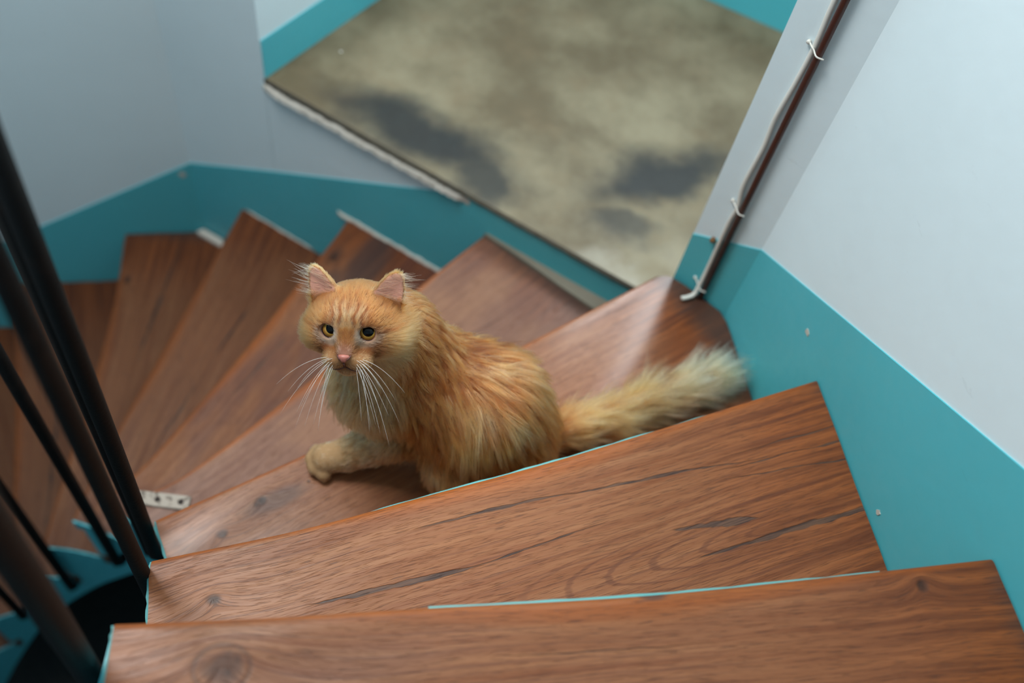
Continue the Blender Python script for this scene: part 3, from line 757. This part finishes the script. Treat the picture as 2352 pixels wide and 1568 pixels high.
def eye_open(L, ex):
    """lid opening: a flared tunnel in front of the eyeball, cut by slanted lids"""
    w = eye_axis(ex); q = L - np.array(ex); t = q @ w
    rad = np.linalg.norm(q - t[:, None] * w, axis=1)
    d = rad - (EYE_O + .10 * np.maximum(t - .0075, 0))
    inn = -np.sign(ex[0])
    up = (q[:, 1] - .1 * t + .17 * inn * q[:, 0]) - .0076
    return np.maximum(np.maximum(d, up * .9), -t)
def ear_coords(L, sx):
    base = np.array([sx * .0290, .0250, -.006]); tip = np.array([sx * .0445, .0585, -.003])
    b = tip - base; Hh = np.linalg.norm(b); b /= Hh
    c = np.array([sx * .30, -.05, .95]); c -= b * (c @ b); c /= np.linalg.norm(c)
    a = np.cross(b, c)
    q = L - base
    return q @ a, q @ b, q @ c, Hh
def ear_sdf(L, sx):
    a, b, c, Hh = ear_coords(L, sx)
    t = np.clip(b / Hh, -0.4, 1.0)
    w = .0172 * np.sqrt(1 - np.clip(t, 0, 1) ** 1.2) + .0012
    cc = c - 14.0 * a * a * (1 - .5 * np.clip(t, 0, 1)) + .002
    d2 = np.abs(a) - w
    th = .0016 + .0022 * (1 - np.clip(t, 0, 1))
    d3 = np.abs(cc) - th
    d1 = b - Hh
    q = np.stack([np.maximum(d2, 0), np.maximum(d3, 0), np.maximum(d1, 0), np.maximum(-b - .012, 0)])
    return (np.linalg.norm(q, axis=0) + np.minimum(np.maximum(np.maximum(d2, d3), d1), 0)) * 0.8
def head_sdf(L):
    S = L * np.array([1, 1, 1]); ax = S.copy(); ax[:, 0] = np.abs(ax[:, 0])
    d = lse([ellip(L, (0, .0065, -.010), (.0440, .0335, .046)),
             ellip(ax, (.0250, -.0085, .002), (.0250, .0215, .030)),
             ellip(ax, (.0150, .0140, .0230), (.0150, .0105, .0135))], .007)
    br = rcone(L, np.array([0, .012, .030]), .0125, np.array([0, -.0125, .0485]), .0085)
    pad = ellip(ax, (.0118, -.0215, .0395), (.0140, .0100, .0135))
    chin = ellip(L, (0, -.0325, .0330), (.0125, .0085, .0125))
    d = smin(d, br, .012); d = smin(d, lse([pad, chin], .003), .009)
    for ex in EYES:
        s = np.minimum(np.linalg.norm(L - np.array(ex), axis=1) - EYE_R * .985, eye_open(L, ex))
        d = smax(d, -s, .0012)
    return d
def cat_sdf(P):
    L = to_local(P)
    h = head_sdf(L)
    b = lse([rcone(P, *q[:4]) for q in BODY], .010)
    l = lse([rcone(P, *q[:4]) for q in LEGS] + [np.linalg.norm(P - c, axis=1) - r for c, r in TOES], .0022)
    t = lse([rcone(P, *q[:4]) for q in TAIL], .003)
    d = smin(b, l, .014); d = smin(d, t, .015); d = smin(d, h, .026)
    for sx in (-1, 1): d = smin(d, ear_sdf(L, sx), .005)
    return d
def surface_nets(f, lo, hi, h):
    n = np.ceil((np.array(hi) - lo) / h).astype(int) + 1
    C = 6; nc = n // C + 2
    gx = [lo[i] + np.arange(nc[i]) * h * C for i in range(3)]
    G = np.stack(np.meshgrid(*gx, indexing='ij'), -1).reshape(-1, 3)
    dc = f(G).reshape(nc)
    near = np.abs(dc) < h * C * 2.2
    big = np.kron(near, np.ones((C, C, C), bool)); sg = np.kron(dc, np.ones((C, C, C), np.float32))
    # grid node i belongs to coarse node round(i / C)
    sh = C // 2
    pad = lambda a: a[sh:sh + n[0], sh:sh + n[1], sh:sh + n[2]]
    act = pad(big); D = pad(sg).astype(np.float32).copy()
    idx = np.argwhere(act)
    P = lo + idx * h
    out = np.concatenate([f(P[i:i + 200000]) for i in range(0, len(P), 200000)])
    D[act] = out
    s = D < 0
    cube = [(i, j, k) for i in (0, 1) for j in (0, 1) for k in (0, 1)]
    m = np.array(D.shape) - 1
    sub = lambda a, c: a[c[0]:c[0] + m[0], c[1]:c[1] + m[1], c[2]:c[2] + m[2]]
    cnt = sum(sub(s, c).astype(np.int8) for c in cube)
    cell = (cnt > 0) & (cnt < 8)
    ids = -np.ones(m, np.int64); ci = np.argwhere(cell); ids[cell] = np.arange(len(ci))
    acc = np.zeros((len(ci), 3)); num = np.zeros(len(ci))
    for a in range(8):
        for b in range(a + 1, 8):
            ca, cb = cube[a], cube[b]
            if sum(abs(x - y) for x, y in zip(ca, cb)) != 1: continue
            da = sub(D, ca)[cell]; db = sub(D, cb)[cell]; x = (da < 0) != (db < 0)
            t = np.where(x, da / np.where(x, da - db, 1), 0)
            p = np.array(ca) + t[:, None] * (np.array(cb) - np.array(ca))
            acc += p * x[:, None]; num += x
    V = lo + (ci + acc / num[:, None]) * h
    F = []
    for ax in range(3):
        o1, o2 = [(1, 2), (2, 0), (0, 1)][ax]
        sl0 = [slice(None)] * 3; sl1 = [slice(None)] * 3
        sl0[ax] = slice(0, -1); sl1[ax] = slice(1, None)
        ch = s[tuple(sl0)] != s[tuple(sl1)]; w = np.argwhere(ch)
        ok = (w[:, o1] > 0) & (w[:, o2] > 0) & np.all(w < m, axis=1); w = w[ok]
        ins = s[tuple(w.T)]
        q = []
        for d1, d2 in ((0, 0), (1, 0), (1, 1), (0, 1)):
            u = w.copy(); u[:, o1] -= d1; u[:, o2] -= d2; q.append(ids[tuple(u.T)])
        q = np.stack(q, 1); q[~ins] = q[~ins][:, ::-1]; F.append(q[(q >= 0).all(1)])
    return V, np.concatenate(F)
def grad(f, P, e=4e-4):
    g = np.stack([f(P + e * a) - f(P - e * a) for a in np.eye(3)], 1)
    return g / np.maximum(np.linalg.norm(g, axis=1, keepdims=True), 1e-9)
def grad_raw(f, P, e=4e-4):
    return np.stack([f(P + e * a) - f(P - e * a) for a in np.eye(3)], 1) / (2 * e)
allp = np.concatenate([[q[0], q[2]] for q in BODY + LEGS + TAIL] + [[HC]])
lo = allp.min(0) - 0.10; hi = allp.max(0) + 0.10
CV, CF = surface_nets(cat_sdf, lo, hi, 0.0023)
for _ in range(2):
    g = grad_raw(cat_sdf, CV); d = cat_sdf(CV); CV = CV - g * (d / np.maximum((g * g).sum(1), .2))[:, None]
CV[:, 2] = np.maximum(CV[:, 2], -0.3595)
CN = grad(cat_sdf, CV)

# ---- fur colours, by place on the animal
def hsh(P, f, seed):
    """cheap smooth noise in -1..1"""
    r = np.random.default_rng(seed); out = 0
    for i in range(5):
        k = r.normal(size=3); k /= np.linalg.norm(k); out = out + np.sin(P @ k * f * (0.7 + 0.25 * i) + r.uniform(0, 6.28))
    return out / 3.2
c_base = np.array(srgb(192, 116, 58)); c_lite = np.array(srgb(208, 150, 94)); c_dark = np.array(srgb(138, 70, 32))
c_cream = np.array(srgb(212, 166, 114)); c_pale = np.array(srgb(222, 192, 164)); c_pink = np.array(srgb(206, 146, 128))
def lerp3(a, b, t): return a + (b - a) * np.clip(t, 0, 1)[:, None]
def sst(x, a, b):
    t = np.clip((x - a) / (b - a), 0, 1); return t * t * (3 - 2 * t)
def head_weight(P):
    L = to_local(P); return np.maximum(sst(np.linalg.norm((L - np.array([0, .0, .004])) / np.array([1.0, 1.0, 1.25]), axis=1), .068, .055), ear_any(P))
def ear_inner(P):
    L = to_local(P); w = np.zeros(len(P))
    for sx in (-1, 1):
        a, b, c, Hh = ear_coords(L, sx); cc = c - 14 * a * a + .002
        w = np.maximum(w, sst(b, .006, .012) * (b < Hh + .004) * (np.abs(a) < .0195) * sst(cc, -.0005, .0006) * sst(np.abs(a) - .0172 * np.sqrt(1 - np.clip(b / Hh, 0, 1) ** 1.2), .0008, -.0014) * (np.abs(c) < .02))
    return w
def ear_any(P):
    L = to_local(P); w = np.zeros(len(P))
    for sx in (-1, 1):
        a, b, c, Hh = ear_coords(L, sx); w = np.maximum(w, sst(b, .004, .012) * (np.abs(a) < .022) * (np.abs(c) < .02) * (b < Hh + .01))
    return w
def fur_color(P, N):
    n = len(P); L = to_local(P); x, y, z = L.T; ax = np.abs(x)
    col = np.tile(c_base * .74, (n, 1))
    # tabby banding across the flank, paler below
    s = (P - A3(-0.09, 0.57, -0.2)) @ TW
    bandv = np.sin(s * 150 + 1.5 * hsh(P, 40, 3)) * 0.5 + 0.5
    col = lerp3(col, c_dark, 0.42 * bandv * sst(N[:, 2], -.5, .5) * sst(hsh(P, 55, 5), -.7, .6))
    col = lerp3(col, c_dark * 1.05, 0.30 * sst(N[:, 2], .55, .95) * sst(P[:, 0], -.08, -.03))
    col = lerp3(col, c_cream, 0.75 * sst(N[:, 2], .1, -.75))
    col = lerp3(col, c_lite, 0.45 * sst(hsh(P, 90, 9), .1, .8))
    tl = sst(P[:, 0], .075, .11)
    tc = lerp3(np.tile(np.array(srgb(212, 146, 88)), (n, 1)), np.array(srgb(230, 184, 138)), sst(P[:, 0], .16, .28))
    tc = lerp3(tc, c_dark, .55 * sst(hsh(P, 60, 11), .2, .7) * sst(N[:, 2], .7, .0))
    col = col * (1 - tl)[:, None] + tc * tl[:, None]
    ch = sst(P[:, 0], -.095, -.125) * sst(P[:, 2], -.07, -.12)
    col = lerp3(col, c_cream, .85 * ch * sst(P[:, 1], .60, .55))  # cream chest, lightened further to fill the shadow under the chin
    ft = sst(P[:, 0], -.12, -.16) * sst(P[:, 2], -.27, -.30); col = lerp3(col, c_cream, .85 * ft)
    th_ = sst(P[:, 1], .535, .505) * sst(P[:, 2], -.25, -.285) * (P[:, 0] > -.09); col = lerp3(col, c_lite, .6 * th_)
    # face
    hw = head_weight(P)
    f = np.tile(c_base * .68, (n, 1))
    f = lerp3(f, c_lite, sst(ax, .026, .045) * sst(y, .02, -.01) * .8)
    f = lerp3(f, c_cream, sst(y, -.016, -.03) * .75 * sst(z, .045, .02))
    f = lerp3(f, c_cream, sst(y, -.027, -.034) * .9)
    for ex in EYES:
        de = np.linalg.norm((L - np.array([ex[0], ex[1] - .0025, ex[2] + .008])) / np.array([1.15, 1.0, 1.4]), axis=1)
        f = lerp3(f, c_pale, .85 * sst(de, .0135, .0085))
    f = lerp3(f, c_pale, .6 * sst(np.abs(ax - .0105), .0045, .0015) * sst(np.abs(y - .004), .010, .004) * (z > .02))
    # brow and forehead stripes
    f = lerp3(f, c_cream, .7 * sst(ax, .020, .014) * sst(y, .010, .014) * sst(y, .034, .022) * (z > 0))
    for (x0, x1, y0, y1, w, a) in ((0, 0, .017, .036, .0016, .85), (.0065, .0080, .0140, .036, .0023, 1.), (.0135, .0160, .0130, .033, .0024, 1.), (.021, .026, .020, .036, .002, .6), (.004, .004, .034, .046, .0016, .6), (.013, .013, .034, .046, .0016, .5)):
        t = (y - y0) / (y1 - y0); xc = x0 + (x1 - x0) * t + .0012 * np.sin(y * 500)
        f = lerp3(f, c_dark * .8, a * sst(np.abs(ax - xc), w, w * .3) * sst(t, -.1, .15) * sst(t, 1.1, .7) * (z > 0))
    # stripe from the outer eye corner backwards, cheek patch, muzzle spots
    t = (ax - .027) / .024; yc = .0085 - .006 * t + .004 * t * t
    f = lerp3(f, c_dark, .75 * sst(np.abs(y - yc), .0026, .0008) * sst(t, 0, .15) * sst(t, 1.1, .7))
    dp = np.linalg.norm((L - np.array([0, -.0115, .0])) * np.array([0, 1, 0]), axis=1)
    f = lerp3(f, c_dark * 1.08, .55 * sst(np.hypot((ax - .029) / 1.4, y + .0105), .0085, .003) * (z > 0))
    f = lerp3(f, c_dark * 1.05, .45 * sst(np.abs(ax - .0085), .004, .0015) * sst(np.abs(y + .005), .009, .004) * (z > .035))
    f = lerp3(f, c_pink * 1.0, .6 * sst(ax, .0075, .003) * sst(y, .002, -.010) * sst(y, -.02, -.014) * (z > .04))
    f = lerp3(f, c_lite, .8 * sst(np.hypot((ax - .0125) / 1.3, y + .0215), .012, .007) * (z > .03))
    sp = sst(np.sin(ax * 1500) * np.sin(y * 1700 + 1), .5, .8) * sst(np.hypot(ax - .014, y + .021), .010, .006) * (z > .035)
    f = lerp3(f, c_dark * .8, .55 * sp)
    f = lerp3(f, c_base, .35 * sst(hsh(P, 160, 21), -.2, .7))
    f = f * .84
    col = col * (1 - hw)[:, None] + f * hw[:, None]
    ea = ear_any(P); ei = ear_inner(P)
    col = lerp3(col, c_lite * .95, .8 * ea)
    col = lerp3(col, c_pink, .9 * ei)
    return np.clip(col, 0, 1)
CC = fur_color(CV, CN)
me = bpy.data.meshes.new('body')
me.vertices.add(len(CV)); me.vertices.foreach_set('co', CV.astype(np.float32).ravel())
me.loops.add(CF.size); me.loops.foreach_set('vertex_index', CF.astype(np.int32).ravel())
me.polygons.add(len(CF)); me.polygons.foreach_set('loop_start', np.arange(len(CF), dtype=np.int32) * 4)
me.update(calc_edges=True); me.validate()
me.polygons.foreach_set('use_smooth', np.ones(len(me.polygons), bool))
ca = me.attributes.new('fur_color', 'FLOAT_COLOR', 'POINT')
ca.data.foreach_set('color', np.concatenate([(CC * .62 + CC.mean(1, keepdims=True) * .06) * (1 + .75 * ear_inner(CV))[:, None], np.ones((len(CC), 1))], 1).astype(np.float32).ravel())  # undercoat darkened for shade between locks, ear insides lightened against theirs
def m_skin():
    m, nt, b = new_mat('cat_undercoat')
    a = nt.nodes.new('ShaderNodeAttribute'); a.attribute_name = 'fur_color'
    setin(nt, b, 'Base Color', a.outputs['Color']); setin(nt, b, 'Roughness', 0.85); setin(nt, b, 'Specular IOR Level', 0.15)
    return m
cat = empty('cat', (-0.05, 0.55, -0.36)); tag(cat, 'long-haired ginger tabby cat sitting on a wooden step looking up', 'cat')
cinv = Matrix.Translation(-cat.location)
body = link('body', me, m_skin(), cat); body.matrix_parent_inverse = cinv

# ---- fur
PR = BODY + LEGS + TAIL
def sample(n, dens):
    a, b, c, d = [CV[CF[:, i]] for i in range(4)]
    ar = 0.5 * np.linalg.norm(np.cross(c - a, d - b), axis=1)
    w = ar * dens[CF].mean(1); w /= w.sum()
    f = rng.choice(len(CF), n, p=w); u, v = rng.random(n), rng.random(n)
    W = np.stack([(1 - u) * (1 - v), u * (1 - v), u * v, (1 - u) * v], 1)
    P = (CV[CF[f]] * W[:, :, None]).sum(1); N = (CN[CF[f]] * W[:, :, None]).sum(1)
    return P, N / np.linalg.norm(N, axis=1, keepdims=True)
hwv = head_weight(CV)
Lv = to_local(CV)
bare = np.zeros(len(CV))
for ex in EYES: bare = np.maximum(bare, sst(eye_open(Lv, ex), .0016, .0008) * (np.linalg.norm(Lv - np.array(ex), axis=1) < EYE_R + .0022))
NOSE_C = np.array([0, -.0135, .0555])
bare = np.maximum(bare, sst(np.linalg.norm((Lv - NOSE_C) / np.array([1.1, .9, 1]), axis=1), .0068, .0052))
eiv = ear_inner(CV); eav = ear_any(CV)
dens = (1 + 1.7 * hwv + 3.0 * hwv * sst(np.linalg.norm(Lv - np.array([0, -.006, .05]), axis=1), .03, .015)) * (1 - bare) * (1 - .95 * eiv + 1.2 * eav * (1 - eiv))
NF = 190000
FP, FN = sample(NF, dens)
D = np.stack([rcone(FP, *q[:4]) for q in PR], 1); wt = np.exp(-(D - D.min(1, keepdims=True)) / .010); wt /= wt.sum(1, keepdims=True)
flow = wt @ np.stack([q[4] for q in PR]); leng = wt @ np.array([q[5] for q in PR]); lift = wt @ np.array([q[6] for q in PR])
FL = to_local(FP); hw = head_weight(FP)
# fur on the face runs away from the nose, longer on the cheeks
away = FL - np.array([0, -.012, .060]); away[:, 2] *= 1.0
away /= np.linalg.norm(away, axis=1, keepdims=True)
hx, hy, hz = FL.T
cheek = sst(np.abs(hx), .028, .045) * sst(hy, .03, 0.0)
away = away * (1 - .5 * cheek)[:, None] + cheek[:, None] * .5 * np.array([0, -.45, -1.0])
hflow = away @ HM
hlen = .0036 + .008 * sst(np.linalg.norm(FL - np.array([0, -.012, .052]), axis=1), .02, .06) + .009 * sst(np.abs(hx), .03, .048) * sst(hy, .025, -.005) + .006 * sst(hy, -.03, -.045) * sst(hz, .045, .02)
hlen = hlen + .0012 * sst(np.abs(hx), .012, .004) * sst(hy, -.012, 0.0) + .0012 * sst(hz, .03, .042)
ea = ear_any(FP); ei = ear_inner(FP)
hlen = hlen * (1 - .62 * ea); 
ein = ei > .3
flow = flow * (1 - hw)[:, None] + hflow * hw[:, None]
# ears: towards the tip; the pale inner hair fans outwards
up_e = np.where((hx < 0)[:, None], (-.35 * hr + .9 * hu), (.35 * hr + .9 * hu))
flow = flow * (1 - ea)[:, None] + up_e * ea[:, None]
out_e = np.where((hx < 0)[:, None], (-.95 * hr + .25 * hu + .25 * hf), (.95 * hr + .05 * hu + .25 * hf))
flow[ein] = out_e[ein]
leng = leng * (1 - hw) + hlen * hw; lift = lift * (1 - hw) + (.34 + .2 * sst(np.abs(hx), .03, .05)) * hw
leng[ein] = .003 + .024 * rng.random(ein.sum()) ** 2.2; lift[ein] = .35
lift = np.where((ea > .5) & ~ein, .25, lift); leng = np.where((ea > .5) & ~ein, .0065, leng)
# strands belong to locks that share a lean
cidx = np.concatenate([rng.choice(np.flatnonzero(hw <= .5), 8500, replace=False), rng.choice(np.flatnonzero(hw > .5), 3600, replace=False)])
kd = kdtree.KDTree(len(cidx))
for i, ci in enumerate(cidx): kd.insert(FP[ci], i)
kd.balance()
own = cidx[np.array([kd.find(p)[1] for p in FP])]
lockn = rng.normal(size=(NF, 3))[own]; lockl = np.exp(rng.normal(size=NF) * .28)[own]
bodyw = np.clip(1 - hw, 0, 1)
flow = flow + .15 * lockn * (.25 + .75 * bodyw)[:, None]
lift = lift * (1 - bodyw + bodyw * lockl)
flow = flow + (.26 * np.stack([hsh(FP, 95, 31 + i) for i in range(3)], 1)) * (1 - .8 * hw)[:, None]
T = flow - (flow * FN).sum(1, keepdims=True) * FN; T /= np.maximum(np.linalg.norm(T, axis=1, keepdims=True), 1e-6)
rv = rng.normal(size=(NF, 3)); T = T + .10 * (rv - (rv * FN).sum(1, keepdims=True) * FN); T /= np.linalg.norm(T, axis=1, keepdims=True)
leng = leng * (0.66 + 0.45 * rng.random(NF)); lift = lift * (0.85 + 0.3 * rng.random(NF))
KP = 6
ts = np.linspace(0, 1, KP)
pts = np.zeros((NF, KP, 3))
for j, t in enumerate(ts):
    rise = lift * (t - .35 * t * t); run = (t * (1 - .12 * lift))
    pts[:, j] = FP - FN * .0006 + leng[:, None] * (FN * rise[:, None] + T * run[:, None]) + (DN * (.10 * leng * t * t)[:, None]) * (1 - hw)[:, None]
clump = np.where(hw > .5, .30, np.where(FP[:, 0] > .07, .42, .60) * np.where(leng < .02, .45, 1)) * np.where(ein, .2, 1)
lockz = np.take(rng.normal(size=NF), own)
grow = np.take(rng.uniform(.75, 1.2, size=NF), own)
for j, t in enumerate(ts):
    c = (clump * t ** 1.2)[:, None]
    pts[:, j] = pts[:, j] * (1 - c) + pts[own, j] * c
    pts[:, j] = FP + (pts[:, j] - FP) * np.where(hw > .5, 1, grow)[:, None]
pts[:, :, 2] = np.maximum(pts[:, :, 2], -0.3590)
fc = fur_color(FP, FN)
fc = fc * (1 + np.where(hw > .5, .07, .24) * lockz + .08 * rng.normal(size=NF))[:, None]
fc = np.where((lockz < -.5)[:, None] & (hw < .5)[:, None], fc * np.array([[.80, .68, .58]]), fc)
fc[ein] = lerp3(np.tile(c_cream, (ein.sum(), 1)), c_pink, rng.random(ein.sum())) * (.8 + .25 * rng.random(ein.sum()))[:, None]
tipc = np.where(hw > .5, .25, .55)
pc_ = fc[:, None, :] * (1 - .35 * tipc[:, None, None] + tipc[:, None, None] * ts[None, :, None])
pc_ = np.clip(pc_, .008, .93)
hc = bpy.data.hair_curves.new('fur'); hc.add_curves([KP] * NF)
hc.points.foreach_set('position', pts.astype(np.float32).ravel())
rad = np.tile(np.linspace(1, .15, KP), (NF, 1)) * np.where(hw > .5, .00016, .00019)[:, None]
at = hc.attributes.get('radius') or hc.attributes.new('radius', 'FLOAT', 'POINT')
at.data.foreach_set('value', rad.astype(np.float32).ravel())
at = hc.attributes.new('fur_color', 'FLOAT_COLOR', 'POINT')
at.data.foreach_set('color', np.concatenate([pc_, np.ones((NF, KP, 1))], 2).astype(np.float32).ravel())
def m_fur():
    m = bpy.data.materials.new('cat_fur'); m.use_nodes = True; nt = m.node_tree
    nt.nodes.remove(nt.nodes['Principled BSDF']); out = nt.nodes['Material Output']
    a = nt.nodes.new('ShaderNodeAttribute'); a.attribute_name = 'fur_color'
    h = nt.nodes.new('ShaderNodeBsdfHairPrincipled'); h.parametrization = 'COLOR'
    nt.links.new(a.outputs['Color'], h.inputs['Color'])
    h.inputs['Roughness'].default_value = 0.45; h.inputs['Radial Roughness'].default_value = 0.6
    h.inputs['Random Roughness'].default_value = 0.2; h.inputs['Coat'].default_value = 0.0
    nt.links.new(h.outputs[0], out.inputs['Surface'])
    return m
fur = link('fur', hc, m_fur(), cat); fur.matrix_parent_inverse = cinv
tag(fur, 'dense ginger fur in long loose locks', kind='stuff')

# ---- eyes, lids, nose, mouth, whiskers
def m_eye():
    m, nt, b = new_mat('cat_eye')
    v, x, y, z = objxyz(nt)
    r = (x * x + y * y).sqrt()
    n = noise(nt, v, 900.0, 3.0)
    iris = mix(nt, (r + (n - 0.5) * 0.0015).step(.0056, .0088), srgb(186, 146, 66), srgb(140, 92, 34))
    col = mix(nt, r.step(.0056, .0060), srgb(4, 4, 5), iris)
    col = mix(nt, r.step(.0088, .0095), col, srgb(30, 20, 16))
    setin(nt, b, 'Base Color', col); setin(nt, b, 'Roughness', 0.06); setin(nt, b, 'Specular IOR Level', 0.25)
    return m
def m_plain(name, c, rough, spec=.5, sss=0.0):
    m, nt, b = new_mat(name); v, x, y, z = objxyz(nt)
    n = noise(nt, v, 700.0, 3.0)
    setin(nt, b, 'Base Color', mix(nt, n.step(.3, .7), c, [q * .8 for q in c])); setin(nt, b, 'Roughness', rough)
    return m
M_EYE = m_eye(); M_LID = m_plain('eyelid', srgb(150, 104, 100), .5); M_NOSE = m_plain('nose_skin', srgb(184, 112, 98), .4)
M_MOUTH = m_plain('mouth_line', srgb(96, 56, 48), .6); M_WHISK = m_plain('whisker', srgb(240, 238, 232), .4)
def uvsphere(r, nu=36, nv=24):
    V = [(0, 0, r)]; Fc = []
    for i in range(1, nv):
        th = math.pi * i / nv
        for j in range(nu):
            ph = 2 * math.pi * j / nu; V.append((r * math.sin(th) * math.cos(ph), r * math.sin(th) * math.sin(ph), r * math.cos(th)))
    V.append((0, 0, -r)); L_ = len(V) - 1
    for j in range(nu): Fc.append((0, 1 + j, 1 + (j + 1) % nu)); Fc.append((L_, 1 + (nv - 2) * nu + (j + 1) % nu, 1 + (nv - 2) * nu + j))
    for i in range(nv - 2):
        for j in range(nu): Fc.append((1 + i * nu + j, 1 + (i + 1) * nu + j, 1 + (i + 1) * nu + (j + 1) % nu, 1 + i * nu + (j + 1) % nu))
    return V, Fc
for ex in EYES:
    c = hl(*ex); look = np.array([0, 0, CAM_Z]) - c; look /= np.linalg.norm(look)
    o = link('eye', mesh('eye', *uvsphere(EYE_R), smooth=True), M_EYE, cat)
    q = Vector(look).to_track_quat('Z', 'Y')
    o.matrix_parent_inverse = cinv; o.matrix_basis = Matrix.Translation(Vector(c)) @ q.to_matrix().to_4x4()
    o['label'] = 'amber eye with a wide round pupil'
    # dark rim of the lids, following the opening on the eyeball
    w = eye_axis(ex); a = np.cross([0, 1, 0], w); a /= np.linalg.norm(a); b = np.cross(w, a); ring = []
    for i in range(44):
        th = 2 * math.pi * i / 44; dirn = a * math.cos(th) + b * math.sin(th); lo_, hi_ = 0.0, 1.2
        pt = lambda x0: np.array(ex) + (EYE_R + .0001) * (w * math.cos(x0) + dirn * math.sin(x0))
        for _ in range(22):
            mid = (lo_ + hi_) / 2
            if eye_open(pt(mid)[None], ex)[0] < 0.0003: lo_ = mid
            else: hi_ = mid
        ring.append(hl(*pt(lo_)))
    V, Fc = tube([Vector(p) for p in ring] + [Vector(ring[0])], .00085, 8, caps=False)
    l = link('eyelid', mesh('eyelid', V, Fc, True), M_LID, cat); l.matrix_parent_inverse = cinv
# nose leather: a rounded wedge, wide at the top, seated on the end of the bridge
def face_front(x, y):
    lo_, hi_ = .0, .08
    for _ in range(24):
        mid = (lo_ + hi_) / 2
        if head_sdf(np.array([[x, y, mid]]))[0] < 0: lo_ = mid
        else: hi_ = mid
    return lo_
V = []; Fc = []; nu = 20; nv = 12
def nose_pt(u, v):
    w = .0078 * (1 - .84 * v ** 1.0) * (1 - .35 * max(0, .25 - v) / .25); x = u * w
    y = -.0090 - .0095 * v - .0012 * u * u * (1 - v)
    edge = max(abs(u), abs(2 * v - 1)) ** 4
    return hl(x, y, face_front(x, y) + .0019 * (1 - edge) + .0004)
for i in range(nv + 1):
    for j in range(nu + 1): V.append(nose_pt(-1 + 2 * j / nu, i / nv))
for i in range(nv):
    for j in range(nu): Fc.append((i * (nu + 1) + j, (i + 1) * (nu + 1) + j, (i + 1) * (nu + 1) + j + 1, i * (nu + 1) + j + 1))
me = mesh('nose', V, Fc, True); o = link('nose', me, M_NOSE, cat); o.matrix_parent_inverse = cinv; o['label'] = 'pink nose'
so = o.modifiers.new('thick', 'SOLIDIFY'); so.thickness = .002; so.offset = -1
for sx in (-1, 1):
    q = [(sx * (.0020 + .0052 * t), -.0145 + .0040 * t - .0012 * math.sin(t * 3.1)) for t in np.linspace(0, 1, 7)]
    V, Fc = tube([Vector(hl(x, y, face_front(x, y) + .0012 - .0008 * abs(x) / .006)) for x, y in q], [.0004, .0009, .0011, .0011, .0010, .0008, .0004], 8)
    o = link('nostril', mesh('nostril', V, Fc, True), M_MOUTH, cat); o.matrix_parent_inverse = cinv
mp = [(0, -.0190), (0, -.0225), (0, -.0262)]
V, Fc = tube([Vector(hl(x, y, face_front(x, y) + .0016)) for x, y in mp], [.0010, .0010, .0009], 8)
o = link('mouth', mesh('mouth', V, Fc, True), M_MOUTH, cat); o.matrix_parent_inverse = cinv
for sx in (-1, 1):
    q = [(sx * t * .0135, -.0262 - .0042 * math.sin(t * 2.0)) for t in np.linspace(0, 1, 8)]
    V, Fc = tube([Vector(hl(x, y, face_front(x, y) + .0010)) for x, y in q], [.0006] * 7 + [.0003], 8)
    o = link('mouth', mesh('mouth', V, Fc, True), M_MOUTH, cat); o.matrix_parent_inverse = cinv
rw_ = random.Random(5)
for sx in (-1, 1):
    for row in range(4):
        for cidx_ in range(3):
            x0 = sx * (.0115 + .0028 * cidx_); y0 = -.0165 - .0030 * row
            root = hl(x0, y0, face_front(x0, y0) - .001)
            Ln = (.036 + .009 * rw_.random() + .005 * (3 - abs(row - 1.5))) * (0.75 + .12 * cidx_)
            side = 0.95 - .20 * row + rw_.uniform(-.12, .12); dn = -.10 - .34 * row + rw_.uniform(-.1, .1); fw = .55 - .12 * cidx_
            d0 = sx * side * hr + dn * hu + fw * hf; d0 /= np.linalg.norm(d0)
            droop = -(e2 * .80 + e3 * .05) * Ln * (.55 + .25 * rw_.random())
            pts_ = [Vector(root + d0 * Ln * t + droop * t * t) for t in np.linspace(0, 1, 12)]
            V, Fc = tube(pts_, [.00015 * (1 - t) + .00004 for t in np.linspace(0, 1, 12)], 6)
            o = link('whisker', mesh('whisker', V, Fc, True), M_WHISK, cat); o.matrix_parent_inverse = cinv
